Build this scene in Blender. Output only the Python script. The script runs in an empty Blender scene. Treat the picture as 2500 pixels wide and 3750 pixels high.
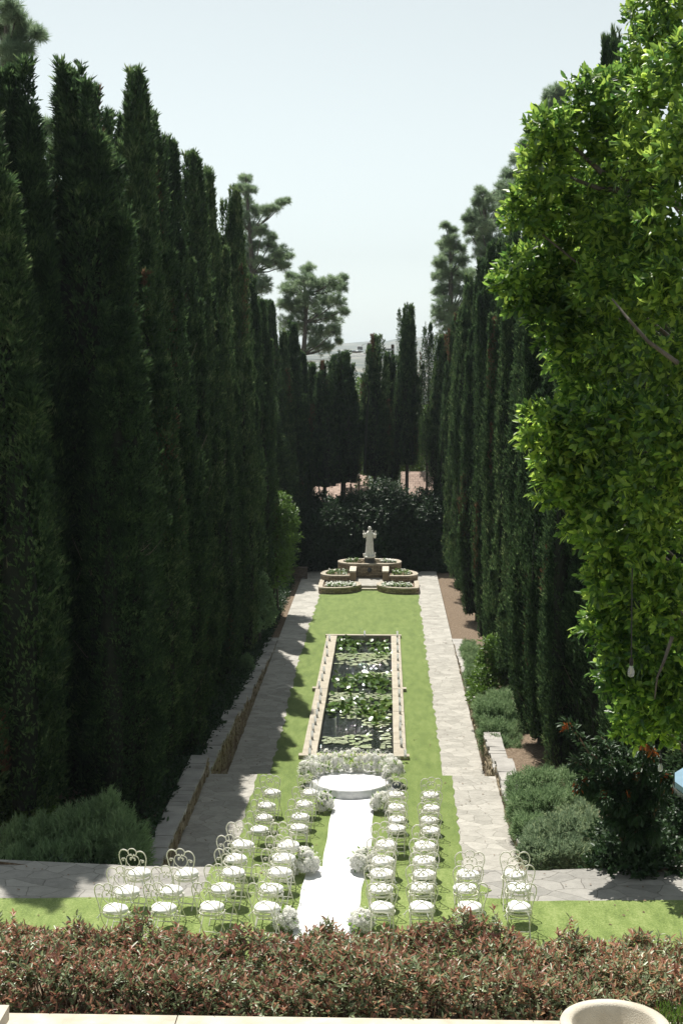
import bpy, math, random
import numpy as np
from mathutils import Vector, Euler, Matrix
random.seed(7); rng = np.random.default_rng(7)
PI = math.pi
S = bpy.context.scene
C = S.collection
# ------------------------------------------------------------------ camera
CAMZ, FPX = 9.9, 5208.0
PITCH = math.atan(563 / FPX)
YAW = math.atan(160 / FPX * math.cos(PITCH))
cd = bpy.data.cameras.new('camera'); cam = bpy.data.objects.new('camera', cd); C.objects.link(cam)
cd.sensor_fit = 'VERTICAL'; cd.sensor_height = 36; cd.lens = 50; cd.clip_end = 20000; cd.clip_start = 0.1
cam.location = (0, 0, CAMZ); cam.rotation_euler = (PI / 2 - PITCH, 0, YAW)
S.camera = cam
# ------------------------------------------------------------------ light
SUN_DIR = Vector((0.175, -0.47, -1.0)).normalized()          # the way the light travels
sl = bpy.data.lights.new('sun', 'SUN'); so = bpy.data.objects.new('sun', sl); C.objects.link(so)
sl.energy = 5.0; sl.angle = math.radians(0.53); sl.color = (1.0, 0.955, 0.88)
so.rotation_euler = SUN_DIR.to_track_quat('-Z', 'Y').to_euler(); so.location = (0, 0, 60)
SUN_EL = math.asin(-SUN_DIR.z); SUN_AZ = math.atan2(-SUN_DIR.x, -SUN_DIR.y)
W = bpy.data.worlds.new("World"); S.world = W; W.use_nodes = True
wn, wl = W.node_tree.nodes, W.node_tree.links
bg = wn['Background']; sky = wn.new('ShaderNodeTexSky'); sky.sky_type = 'NISHITA'; sky.sun_disc = False
sky.sun_elevation = SUN_EL; sky.sun_rotation = SUN_AZ
sky.air_density = 1.0; sky.dust_density = 0.6; sky.ozone_density = 1.0; sky.altitude = 200
hs = wn.new('ShaderNodeHueSaturation'); hs.inputs['Saturation'].default_value = 0.15
wl.new(sky.outputs[0], hs.inputs['Color']); tn = wn.new('ShaderNodeMix'); tn.data_type = 'RGBA'; tn.blend_type = 'MULTIPLY'; tn.inputs['Factor'].default_value = 1; tn.inputs['B'].default_value = (.93, 1.0, .985, 1)
wl.new(hs.outputs[0], tn.inputs['A']); wl.new(tn.outputs['Result'], bg.inputs[0])
bg.inputs[1].default_value = 0.095
S.view_settings.view_transform = 'Standard'; S.view_settings.look = 'None'
S.view_settings.exposure = 0.45; S.view_settings.gamma = 1.0
S.cycles.max_bounces = 5; S.cycles.diffuse_bounces = 2; S.cycles.glossy_bounces = 2
S.cycles.transmission_bounces = 4; S.cycles.transparent_max_bounces = 4; S.cycles.volume_bounces = 0
S.cycles.use_denoising = True
S.cycles.caustics_reflective = False; S.cycles.caustics_refractive = False

# ------------------------------------------------------------------ helpers
bpy.context.view_layer.update()
RM = cam.rotation_euler.to_matrix()
CR, CU, CF = RM @ Vector((1, 0, 0)), RM @ Vector((0, 1, 0)), RM @ Vector((0, 0, -1))
def ray(u, v): return (CF * FPX + CR * (u - 1250) - CU * (v - 1875)) / FPX
def at(u, v, z=None, zc=None, Y=None):
    """where the ray through a photograph pixel meets a level, a depth or a distance"""
    d = ray(u, v)
    t = (z - CAMZ) / d.z if z is not None else (zc if zc is not None else Y / d.y)
    return Vector((0, 0, CAMZ)) + d * t
def obj(name, me, parent=None, loc=None):
    o = bpy.data.objects.new(name, me); C.objects.link(o)
    if parent is not None: o.parent = parent
    if loc is not None: o.location = loc
    return o
def tag(o, label=None, cat=None, group=None, kind=None):
    if label: o['label'] = label
    if cat: o['category'] = cat
    if group: o['group'] = group
    if kind: o['kind'] = kind
    return o
def thing(name, label, cat, loc=(0, 0, 0), rz=0, group=None):
    o = bpy.data.objects.new(name, None); C.objects.link(o); o.location = loc; o.rotation_euler = (0, 0, rz)
    o.empty_display_size = 0.2
    return tag(o, label, cat, group)
def dup(root, loc, rz, label, scale=None, group=None):
    r = root.copy(); C.objects.link(r); r.location = loc; r.rotation_euler = (0, 0, rz)
    if scale: r.scale = scale
    r['label'] = label
    if group: r['group'] = group
    for ch in [c for c in list(C.objects) if c.parent == root]:
        c = ch.copy(); C.objects.link(c); c.parent = r
        for g in [g for g in list(C.objects) if g.parent == ch]:
            d = g.copy(); C.objects.link(d); d.parent = c
    return r
class MB:
    """collects faces and links them as one mesh"""
    def __init__(s): s.v = []; s.f = []; s.m = []; s.uv = []
    def add(s, vs, fs, mi=0, uvs=None):
        n = len(s.v); s.v += [tuple(p) for p in vs]
        for k, f in enumerate(fs):
            s.f.append(tuple(i + n for i in f)); s.m.append(mi)
            s.uv.append(uvs[k] if uvs else [(0, 0)] * len(f))
        return s
    def box(s, x0, y0, z0, x1, y1, z1, mi=0, jit=0, bev=0):
        vs = [(x, y, z) for z in (z0, z1) for y in (y0, y1) for x in (x0, x1)]
        if jit: vs = [tuple(c + random.uniform(-jit, jit) for c in p) for p in vs]
        return s.add(vs, [(0, 2, 3, 1), (4, 5, 7, 6), (0, 1, 5, 4), (2, 6, 7, 3), (0, 4, 6, 2), (1, 3, 7, 5)], mi)
    def tube(s, pts, r, n=6, mi=0, closed=False, cap=True):
        pts = [Vector(p) for p in pts]; N = len(pts); R = r if hasattr(r, '__len__') else [r] * N
        vs = []; prev = None
        for i, p in enumerate(pts):
            a = pts[i - 1] if (i > 0 or closed) else pts[i]; b = pts[(i + 1) % N] if (i < N - 1 or closed) else pts[i]
            t = (b - a).normalized() if (b - a).length > 1e-9 else Vector((0, 0, 1))
            if prev is None:
                q = Vector((0, 0, 1)) if abs(t.z) < 0.9 else Vector((1, 0, 0)); x = t.cross(q).normalized()
            else:
                x = (prev - t * prev.dot(t)); x = x.normalized() if x.length > 1e-6 else t.orthogonal().normalized()
            prev = x; y = t.cross(x)
            vs += [p + (x * math.cos(2 * PI * k / n) + y * math.sin(2 * PI * k / n)) * R[i] for k in range(n)]
        fs = []
        for i in range(N if closed else N - 1):
            j = (i + 1) % N
            fs += [(i * n + k, i * n + (k + 1) % n, j * n + (k + 1) % n, j * n + k) for k in range(n)]
        if cap and not closed: fs += [tuple(range(n))[::-1], tuple(range((N - 1) * n, N * n))]
        return s.add(vs, fs, mi)
    def lathe(s, prof, n=24, cx=0, cy=0, mi=0, cap=True):
        vs = [(cx + r * math.cos(2 * PI * k / n), cy + r * math.sin(2 * PI * k / n), z) for r, z in prof for k in range(n)]
        fs = [(i * n + k, i * n + (k + 1) % n, (i + 1) * n + (k + 1) % n, (i + 1) * n + k) for i in range(len(prof) - 1) for k in range(n)]
        if cap: fs += [tuple(range(n))[::-1], tuple(range((len(prof) - 1) * n, len(prof) * n))]
        return s.add(vs, fs, mi)
    def ball(s, c, rx, ry, rz, n=10, m=7, mi=0, noise=0):
        vs = []; fs = []
        for i in range(m + 1):
            th = PI * i / m
            for k in range(n):
                ph = 2 * PI * k / n; q = 1 + random.uniform(-noise, noise)
                vs.append((c[0] + rx * q * math.sin(th) * math.cos(ph), c[1] + ry * q * math.sin(th) * math.sin(ph), c[2] + rz * q * math.cos(th)))
        for i in range(m): fs += [(i * n + k, (i + 1) * n + k, (i + 1) * n + (k + 1) % n, i * n + (k + 1) % n) for k in range(n)]
        return s.add(vs, fs, mi)
    def mesh(s, name, mats, smooth=False):
        me = bpy.data.meshes.new(name); me.from_pydata(s.v, [], s.f)
        for m in (mats if isinstance(mats, (list, tuple)) else [mats]): me.materials.append(m)
        me.polygons.foreach_set('material_index', s.m)
        ul = me.uv_layers.new(name='UVMap'); flat = [c for f in s.uv for p in f for c in p]
        ul.data.foreach_set('uv', flat)
        if smooth: me.polygons.foreach_set('use_smooth', [True] * len(s.f))
        me.update(); return me
    def build(s, name, mats, parent=None, loc=None, smooth=False): return obj(name, s.mesh(name, mats, smooth), parent, loc)

def np_mesh(name, V, Q, MI, mats):
    """V (n,3), Q (m,k) faces all of the same size"""
    me = bpy.data.meshes.new(name); k = Q.shape[1]
    me.vertices.add(len(V)); me.vertices.foreach_set('co', V.astype(np.float32).ravel())
    me.loops.add(Q.size); me.loops.foreach_set('vertex_index', Q.astype(np.int32).ravel())
    me.polygons.add(len(Q)); me.polygons.foreach_set('loop_start', np.arange(0, Q.size, k, dtype=np.int32))
    me.polygons.foreach_set('loop_total', np.full(len(Q), k, np.int32))
    for m in (mats if isinstance(mats, (list, tuple)) else [mats]): me.materials.append(m)
    me.polygons.foreach_set('material_index', MI.astype(np.int32))
    me.update(calc_edges=True); return me
def nrm(a): return a / np.maximum(np.linalg.norm(a, axis=-1, keepdims=True), 1e-9)
def leaves(P, D, N, L, Wd, fold=0.25, wide=(0.55, 0.5), droop=0.0):
    """leaf blades: base P, direction D, upper side N; two quads folded along the midrib"""
    n = len(P); D = nrm(D); Sd = nrm(np.cross(D, N)); N = nrm(np.cross(Sd, D))
    L = np.broadcast_to(L, n)[:, None]; Wd = np.broadcast_to(Wd, n)[:, None] * 0.5
    f = fold * Wd
    tip = P + D * L - N * (droop * L)
    r1 = P + D * L * 0.3 + Sd * Wd * wide[0] * 1.7 + N * f; r2 = P + D * L * 0.68 + Sd * Wd * wide[1] * 1.7 + N * f - N * (droop * L * 0.4)
    l1 = P + D * L * 0.3 - Sd * Wd * wide[0] * 1.7 + N * f; l2 = P + D * L * 0.68 - Sd * Wd * wide[1] * 1.7 + N * f - N * (droop * L * 0.4)
    V = np.stack([P, r1, r2, tip, l2, l1], 1).reshape(-1, 3)
    b = (np.arange(n) * 6)[:, None]
    Q = np.concatenate([b + np.array([[0, 1, 2, 3]]), b + np.array([[0, 3, 4, 5]])], 1).reshape(-1, 4)
    return V, Q
def blades(P, D, N, L, Wd):
    """narrow pointed blades, one quad each"""
    n = len(P); D = nrm(D); Sd = nrm(np.cross(D, N)); L = np.broadcast_to(L, n)[:, None]; Wd = np.broadcast_to(Wd, n)[:, None] * .5
    V = np.stack([P, P + D * L * .4 + Sd * Wd, P + D * L, P + D * L * .4 - Sd * Wd], 1).reshape(-1, 3)
    Q = (np.arange(n) * 4)[:, None] + np.array([[0, 1, 2, 3]])
    return V, Q
def cat(parts):
    Vs, Qs, Ms = [], [], []; o = 0
    for V, Q, m in parts:
        Vs.append(V); Qs.append(Q + o); Ms.append(np.broadcast_to(m, len(Q))); o += len(V)
    return np.concatenate(Vs), np.concatenate(Qs), np.concatenate(Ms)
def rdir(n):
    a = rng.normal(size=(n, 3)); return nrm(a)
def lerp(x, xs, ys): return float(np.interp(x, xs, ys))

# ------------------------------------------------------------------ materials
def mat(name):
    m = bpy.data.materials.new(name); m.use_nodes = True
    return m, m.node_tree.nodes, m.node_tree.links, m.node_tree.nodes['Principled BSDF']
def ramp(n, stops, interp='LINEAR'):
    r = n.new('ShaderNodeValToRGB'); e = r.color_ramp.elements; r.color_ramp.interpolation = interp
    while len(e) < len(stops): e.new(0.5)
    for k, (p, c) in enumerate(stops): e[k].position = p; e[k].color = (*c, 1)
    return r
def leaf_mat(name, stops, rough=0.5, trans=0.3, tcol=1.3, spec=0.4, nscale=0.7, nw=0.4):
    m, n, l, b = mat(name)
    g = n.new('ShaderNodeNewGeometry'); r = ramp(n, stops)
    tc = n.new('ShaderNodeTexCoord'); ns = n.new('ShaderNodeTexNoise'); ns.inputs['Scale'].default_value = nscale
    l.new(tc.outputs['Object'], ns.inputs['Vector'])
    ma = n.new('ShaderNodeMath'); ma.operation = 'MULTIPLY_ADD'; ma.inputs[1].default_value = 0.6
    sb = n.new('ShaderNodeMath'); sb.operation = 'MULTIPLY_ADD'; sb.inputs[1].default_value = 1.6; sb.inputs[2].default_value = -0.6
    l.new(ns.outputs['Fac'], sb.inputs[0]); l.new(g.outputs['Random Per Island'], ma.inputs[0]); 
    mm = n.new('ShaderNodeMath'); mm.operation = 'MULTIPLY'; mm.inputs[1].default_value = nw
    l.new(sb.outputs[0], mm.inputs[0]); l.new(mm.outputs[0], ma.inputs[2]); l.new(ma.outputs[0], r.inputs[0])
    oi = n.new('ShaderNodeObjectInfo'); od = n.new('ShaderNodeMath'); od.operation = 'MULTIPLY_ADD'; od.inputs[1].default_value = .26; l.new(oi.outputs['Random'], od.inputs[0]); l.new(ma.outputs[0], od.inputs[2])
    of = n.new('ShaderNodeMath'); of.operation = 'SUBTRACT'; of.inputs[1].default_value = .13; l.new(od.outputs[0], of.inputs[0]); l.new(of.outputs[0], r.inputs[0])
    l.new(r.outputs[0], b.inputs['Base Color']); b.inputs['Roughness'].default_value = rough
    b.inputs['Specular IOR Level'].default_value = spec
    if trans > 0:
        t = n.new('ShaderNodeBsdfTranslucent'); mx = n.new('ShaderNodeMixShader'); mx.inputs[0].default_value = trans
        h = n.new('ShaderNodeHueSaturation'); h.inputs['Value'].default_value = tcol; h.inputs['Hue'].default_value = 0.485
        l.new(r.outputs[0], h.inputs['Color']); l.new(h.outputs[0], t.inputs['Color'])
        l.new(b.outputs[0], mx.inputs[1]); l.new(t.outputs[0], mx.inputs[2]); l.new(mx.outputs[0], n['Material Output'].inputs[0])
    return m
def noise_mat(name, stops, scale=3, rough=0.8, bump=0.3, detail=6, bscale=None, coord='Object', spec=0.3, metal=0):
    m, n, l, b = mat(name); tc = n.new('ShaderNodeTexCoord')
    ns = n.new('ShaderNodeTexNoise'); ns.inputs['Scale'].default_value = scale; ns.inputs['Detail'].default_value = detail
    l.new(tc.outputs[coord], ns.inputs['Vector']); r = ramp(n, stops); l.new(ns.outputs['Fac'], r.inputs[0]); l.new(r.outputs[0], b.inputs['Base Color'])
    b.inputs['Roughness'].default_value = rough; b.inputs['Specular IOR Level'].default_value = spec; b.inputs['Metallic'].default_value = metal
    if bump:
        n2 = n.new('ShaderNodeTexNoise'); n2.inputs['Scale'].default_value = bscale or scale * 6; n2.inputs['Detail'].default_value = 4
        l.new(tc.outputs[coord], n2.inputs['Vector']); bp = n.new('ShaderNodeBump'); bp.inputs['Strength'].default_value = bump; bp.inputs['Distance'].default_value = 0.02
        l.new(n2.outputs['Fac'], bp.inputs['Height']); l.new(bp.outputs[0], b.inputs['Normal'])
    return m
M = {}
M['cypress'] = leaf_mat('cypress_foliage', [(0.1, (.018, .040, .018)), (0.5, (.046, .092, .036)), (0.78, (.095, .165, .06)), (0.97, (.20, .26, .12))], rough=.6, trans=.45, nscale=2.2, nw=.85, spec=.15, tcol=1.6)
M['drycyp'] = leaf_mat('dry_cypress_sprays', [(0, (.10, .06, .035)), (1, (.26, .17, .09))], rough=.8, trans=.3, spec=.1)
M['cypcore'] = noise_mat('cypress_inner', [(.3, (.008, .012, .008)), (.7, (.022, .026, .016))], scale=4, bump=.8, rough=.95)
M['pine'] = leaf_mat('pine_needles', [(0.1, (.12, .19, .11)), (0.6, (.25, .34, .20)), (1, (.44, .50, .33))], rough=.55, trans=.5, tcol=1.5)
M['bark'] = noise_mat('bark', [(.3, (.07, .062, .05)), (.7, (.16, .15, .13))], scale=9, bump=.8, rough=.95)
M['palebark'] = noise_mat('pale_bark', [(.3, (.16, .13, .10)), (.7, (.32, .28, .23))], scale=9, bump=.5, rough=.9)
M['ficus'] = leaf_mat('ficus_leaves', [(0.05, (.03, .085, .02)), (0.33, (.11, .215, .04)), (0.6, (.27, .40, .07)), (1, (.47, .56, .16))], rough=.34, trans=.54, tcol=2.0, spec=.45)
M['shrub'] = leaf_mat('dark_shrub_leaves', [(0.05, (.014, .036, .014)), (0.6, (.032, .075, .024)), (1, (.07, .13, .04))], rough=.45, trans=.25, spec=.35)
M['bright'] = leaf_mat('bright_shrub_leaves', [(0.05, (.06, .13, .02)), (0.6, (.12, .23, .035)), (1, (.22, .34, .07))], rough=.35, trans=.35, tcol=1.6, spec=.5)
M['juniper'] = leaf_mat('juniper_sprays', [(0.05, (.13, .22, .10)), (0.6, (.24, .35, .18)), (1, (.38, .48, .27))], rough=.6, trans=.42, tcol=1.3, spec=.2)
M['rosemary'] = leaf_mat('rosemary_sprays', [(0.05, (.14, .21, .13)), (0.5, (.25, .34, .20)), (1, (.44, .48, .26))], rough=.6, trans=.42, tcol=1.3, spec=.2)
M['redleaf'] = leaf_mat('new_red_leaves', [(0.0, (.19, .085, .06)), (0.35, (.37, .19, .12)), (0.7, (.44, .29, .15)), (0.9, (.34, .21, .20)), (1, (.58, .45, .48))], rough=.42, trans=.25, tcol=1.8, spec=.5)
M['greyleaf'] = leaf_mat('old_grey_green_leaves', [(0.0, (.12, .16, .07)), (0.5, (.30, .36, .19)), (0.8, (.47, .52, .34)), (1, (.66, .69, .55))], rough=.38, trans=.2, spec=.6)
M['orange'] = leaf_mat('orange_leaves', [(0, (.25, .06, .012)), (.6, (.42, .13, .02)), (1, (.35, .2, .04))], rough=.5, trans=.35, tcol=1.5)
M['lilyleaf'] = leaf_mat('lily_leaves', [(0, (.05, .10, .02)), (.5, (.11, .20, .04)), (.9, (.24, .32, .08)), (1, (.35, .20, .05))], rough=.25, trans=.25, spec=.7)
M['twig'] = noise_mat('twigs', [(.3, (.12, .07, .045)), (.7, (.25, .17, .11))], scale=20, bump=0, rough=.8)
M['deadtwig'] = noise_mat('dead_twigs', [(.3, (.16, .13, .10)), (.7, (.36, .31, .25))], scale=20, bump=0, rough=.9)
M['paint'] = noise_mat('cream_paint', [(.3, (.76, .73, .63)), (.7, (.84, .82, .74))], scale=30, bump=.1, rough=.4, spec=.5)
M['cushion'] = noise_mat('white_cotton', [(.3, (.74, .74, .72)), (.7, (.82, .82, .80))], scale=9, bump=.25, rough=.9, bscale=14)
M['runner'] = noise_mat('runner_cloth', [(.3, (.66, .67, .68)), (.7, (.74, .74, .74))], scale=2, bump=.6, rough=.85, bscale=5)
M['concrete'] = noise_mat('cast_stone', [(.25, (.44, .39, .31)), (.5, (.55, .50, .41)), (.75, (.64, .60, .51))], scale=6, bump=.35, rough=.9, bscale=120)
M['kerb'] = noise_mat('pond_kerb_stone', [(.25, (.36, .32, .25)), (.7, (.48, .44, .36))], scale=3, bump=.3, rough=.9, bscale=60)
M['pale_stone'] = noise_mat('carved_pale_stone', [(.3, (.66, .65, .59)), (.7, (.84, .83, .78))], scale=7, bump=.4, rough=.9, bscale=40)
M['dark_stone'] = noise_mat('dark_bronze', [(.3, (.05, .052, .05)), (.7, (.10, .10, .095))], scale=8, bump=.4, rough=.6)
M['bedcap'] = noise_mat('planter_coping_stone', [(.25, (.30, .26, .20)), (.7, (.50, .45, .36))], scale=5, bump=.5, rough=.9, bscale=50)
M['soil'] = noise_mat('mulch', [(.2, (.055, .04, .028)), (.5, (.17, .125, .085)), (.8, (.34, .265, .19))], scale=14, bump=1.0, rough=1, bscale=40)
M['rose'] = leaf_mat('white_petals', [(0, (.91, .91, .86)), (1, (.96, .96, .93))], rough=.7, trans=.55, tcol=1.08, spec=.2)
M['pink'] = noise_mat('pink_petals', [(.3, (.55, .12, .16)), (.7, (.75, .3, .32))], scale=20, bump=0, rough=.6)
M['yellow'] = noise_mat('pale_yellow_petals', [(.3, (.42, .38, .18)), (.7, (.55, .50, .28))], scale=20, bump=0, rough=.6)
M['black'] = noise_mat('black_rubber', [(.3, (.012, .012, .012)), (.7, (.03, .03, .03))], scale=20, bump=0, rough=.5)
M['greyrock'] = noise_mat('grey_rock', [(.3, (.09, .10, .11)), (.7, (.17, .18, .20))], scale=6, bump=.6, rough=.9)
M['wax'] = noise_mat('candle_wax', [(.3, (.75, .72, .64)), (.7, (.8, .78, .7))], scale=10, bump=0, rough=.5)
M['metal'] = noise_mat('galvanised_metal', [(.3, (.32, .34, .36)), (.7, (.45, .47, .48))], scale=8, bump=.1, rough=.5, metal=.3)
M['wood'] = noise_mat('weathered_wood', [(.3, (.07, .055, .04)), (.7, (.14, .115, .09))], scale=12, bump=.5, rough=.9)
M['blueawn'] = noise_mat('blue_canvas', [(.3, (.16, .26, .33)), (.7, (.20, .30, .38))], scale=4, bump=.1, rough=.85)
M['fringe'] = noise_mat('white_fringe', [(.3, (.40, .43, .45)), (.7, (.5, .53, .54))], scale=20, bump=0, rough=.9)
M['stonedry'] = noise_mat('dry_stone', [(.2, (.13, .095, .055)), (.5, (.25, .20, .13)), (.8, (.40, .35, .26))], scale=2.3, bump=.9, rough=.95, bscale=25, detail=8)
M['wallcap'] = noise_mat('flagstone_cap', [(.25, (.25, .24, .22)), (.5, (.37, .355, .33)), (.75, (.48, .46, .42))], scale=1.6, bump=.5, rough=.9, bscale=16, detail=8)
def glass(name, tint=(1, 1, 1)):
    m, n, l, b = mat(name); b.inputs['Base Color'].default_value = (.80, .83, .82, 1); b.inputs['Roughness'].default_value = .06
    b.inputs['IOR'].default_value = 1.4; b.inputs['Alpha'].default_value = .3
    return m
M['glass'] = glass('clear_glass')
def frosted():
    m, n, l, b = mat('candle_glass'); t = n.new('ShaderNodeBsdfTranslucent'); t.inputs['Color'].default_value = (.9, .92, .9, 1); tr = n.new('ShaderNodeBsdfTransparent')
    g = n.new('ShaderNodeBsdfGlossy'); g.inputs['Roughness'].default_value = .08; m1 = n.new('ShaderNodeMixShader'); m1.inputs[0].default_value = .25; m2 = n.new('ShaderNodeMixShader'); m2.inputs[0].default_value = .27
    l.new(t.outputs[0], m1.inputs[1]); l.new(g.outputs[0], m1.inputs[2]); l.new(tr.outputs[0], m2.inputs[1]); l.new(m1.outputs[0], m2.inputs[2]); l.new(m2.outputs[0], n['Material Output'].inputs[0]); return m
M['candleglass'] = frosted()
def droplet():
    m, n, l, b = mat('water_drops'); b.inputs['Base Color'].default_value = (.8, .85, .88, 1); b.inputs['Roughness'].default_value = .1
    b.inputs['Specular IOR Level'].default_value = .8; return m
M['drops'] = droplet()
def tulle():
    m, n, l, b = mat('sheer_tulle'); b.inputs['Base Color'].default_value = (.85, .87, .89, 1); b.inputs['Roughness'].default_value = .6
    tc = n.new('ShaderNodeTexCoord'); w = n.new('ShaderNodeTexNoise'); w.inputs['Scale'].default_value = 6
    mp = n.new('ShaderNodeMapping'); mp.inputs['Scale'].default_value = (6, 6, .4); l.new(tc.outputs['Object'], mp.inputs[0]); l.new(mp.outputs[0], w.inputs['Vector'])
    mr = n.new('ShaderNodeMapRange'); mr.inputs['From Min'].default_value = .35; mr.inputs['From Max'].default_value = .65; mr.inputs['To Min'].default_value = .3; mr.inputs['To Max'].default_value = .85
    l.new(w.outputs['Fac'], mr.inputs[0]); l.new(mr.outputs[0], b.inputs['Alpha'])
    return m
M['tulle'] = tulle()
def flag_mat(name, lo, hi, crack, sc=1.5, seed=0, width=.03):
    m, n, l, b = mat(name); tc = n.new('ShaderNodeTexCoord')
    d = n.new('ShaderNodeTexNoise'); d.inputs['Scale'].default_value = 1.7; d.inputs['Detail'].default_value = 4; l.new(tc.outputs['Object'], d.inputs['Vector'])
    mx = n.new('ShaderNodeMix'); mx.data_type = 'VECTOR'; mx.inputs['Factor'].default_value = .22
    l.new(tc.outputs['Object'], mx.inputs['A']); l.new(d.outputs['Color'], mx.inputs['B'])
    mp = n.new('ShaderNodeMapping'); mp.inputs['Location'].default_value = (seed, seed * 1.7, 0); mp.inputs['Scale'].default_value = (1.0, 1.35, 0)
    l.new(mx.outputs['Result'], mp.inputs[0])
    v = n.new('ShaderNodeTexVoronoi'); v.feature = 'DISTANCE_TO_EDGE'; v.voronoi_dimensions = '2D'; v.inputs['Scale'].default_value = sc
    v2 = n.new('ShaderNodeTexVoronoi'); v2.voronoi_dimensions = '2D'; v2.inputs['Scale'].default_value = sc
    l.new(mp.outputs[0], v.inputs['Vector']); l.new(mp.outputs[0], v2.inputs['Vector'])
    wn_ = n.new('ShaderNodeTexNoise'); wn_.inputs['Scale'].default_value = 3; l.new(tc.outputs['Object'], wn_.inputs['Vector'])
    wm = n.new('ShaderNodeMath'); wm.operation = 'MULTIPLY'; wm.inputs[1].default_value = width * 2; l.new(wn_.outputs['Fac'], wm.inputs[0])
    df = n.new('ShaderNodeMath'); df.operation = 'DIVIDE'; l.new(v.outputs['Distance'], df.inputs[0]); l.new(wm.outputs[0], df.inputs[1])
    cl = n.new('ShaderNodeClamp'); l.new(df.outputs[0], cl.inputs[0])
    ns = n.new('ShaderNodeTexNoise'); ns.inputs['Scale'].default_value = 5; ns.inputs['Detail'].default_value = 8; ns.inputs['Roughness'].default_value = .65
    l.new(tc.outputs['Object'], ns.inputs['Vector'])
    sp = n.new('ShaderNodeSeparateColor'); l.new(v2.outputs['Color'], sp.inputs[0])
    ad = n.new('ShaderNodeMath'); ad.operation = 'MULTIPLY_ADD'; ad.inputs[1].default_value = .45; l.new(sp.outputs[0], ad.inputs[0])
    a2 = n.new('ShaderNodeMath'); a2.operation = 'MULTIPLY_ADD'; a2.inputs[1].default_value = 1.1; a2.inputs[2].default_value = -.28; l.new(ns.outputs['Fac'], a2.inputs[0]); l.new(a2.outputs[0], ad.inputs[2])
    r = ramp(n, [(.0, lo), (.5, tuple((a + c) / 2 for a, c in zip(lo, hi))), (1, hi)]); l.new(ad.outputs[0], r.inputs[0])
    m2 = n.new('ShaderNodeMix'); m2.data_type = 'RGBA'; m2.inputs['A'].default_value = (*crack, 1); l.new(cl.outputs[0], m2.inputs['Factor']); l.new(r.outputs[0], m2.inputs['B'])
    l.new(m2.outputs['Result'], b.inputs['Base Color']); b.inputs['Roughness'].default_value = .85
    ht = n.new('ShaderNodeMath'); ht.operation = 'MULTIPLY_ADD'; ht.inputs[1].default_value = .5; l.new(cl.outputs[0], ht.inputs[0]); l.new(ns.outputs['Fac'], ht.inputs[2])
    bp = n.new('ShaderNodeBump'); bp.inputs['Strength'].default_value = .6; bp.inputs['Distance'].default_value = .04; l.new(ht.outputs[0], bp.inputs['Height']); l.new(bp.outputs[0], b.inputs['Normal'])
    return m
M['flag'] = flag_mat('flagstone_paving', (.24, .23, .20), (.50, .48, .43), (.22, .205, .17), sc=2.6, width=.018)
M['flag_near'] = flag_mat('grey_flagstone_paving', (.19, .185, .17), (.39, .375, .34), (.13, .12, .10), sc=2.3, width=.02, seed=3)
def turf(name, c0, c1, c2):
    m, n, l, b = mat(name); tc = n.new('ShaderNodeTexCoord')
    a = n.new('ShaderNodeTexNoise'); a.inputs['Scale'].default_value = 38; a.inputs['Detail'].default_value = 3; l.new(tc.outputs['Object'], a.inputs['Vector'])
    mp = n.new('ShaderNodeMapping'); mp.inputs['Scale'].default_value = (2.4, .7, 1); l.new(tc.outputs['Object'], mp.inputs[0])
    g = n.new('ShaderNodeTexNoise'); g.inputs['Scale'].default_value = 1.6; g.inputs['Detail'].default_value = 7; g.inputs['Roughness'].default_value = .7; l.new(mp.outputs[0], g.inputs['Vector'])
    ad = n.new('ShaderNodeMath'); ad.operation = 'MULTIPLY_ADD'; ad.inputs[1].default_value = 1.3; l.new(a.outputs['Fac'], ad.inputs[0])
    h = n.new('ShaderNodeMath'); h.operation = 'MULTIPLY_ADD'; h.inputs[1].default_value = 1.6; h.inputs[2].default_value = -.93; l.new(g.outputs['Fac'], h.inputs[0]); l.new(h.outputs[0], ad.inputs[2])
    r = ramp(n, [(.12, c0), (.5, c1), (.88, c2)]); l.new(ad.outputs[0], r.inputs[0]); l.new(r.outputs[0], b.inputs['Base Color'])
    b.inputs['Roughness'].default_value = .7; b.inputs['Specular IOR Level'].default_value = .25; b.inputs['Sheen Weight'].default_value = .15
    bp = n.new('ShaderNodeBump'); bp.inputs['Strength'].default_value = .7; bp.inputs['Distance'].default_value = .03; l.new(a.outputs['Fac'], bp.inputs['Height']); l.new(bp.outputs[0], b.inputs['Normal'])
    return m
M['turf'] = turf('turf', (.08, .128, .017), (.132, .195, .03), (.20, .26, .065))
M['turf_near'] = turf('near_turf', (.09, .14, .02), (.165, .232, .045), (.27, .33, .105))
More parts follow.
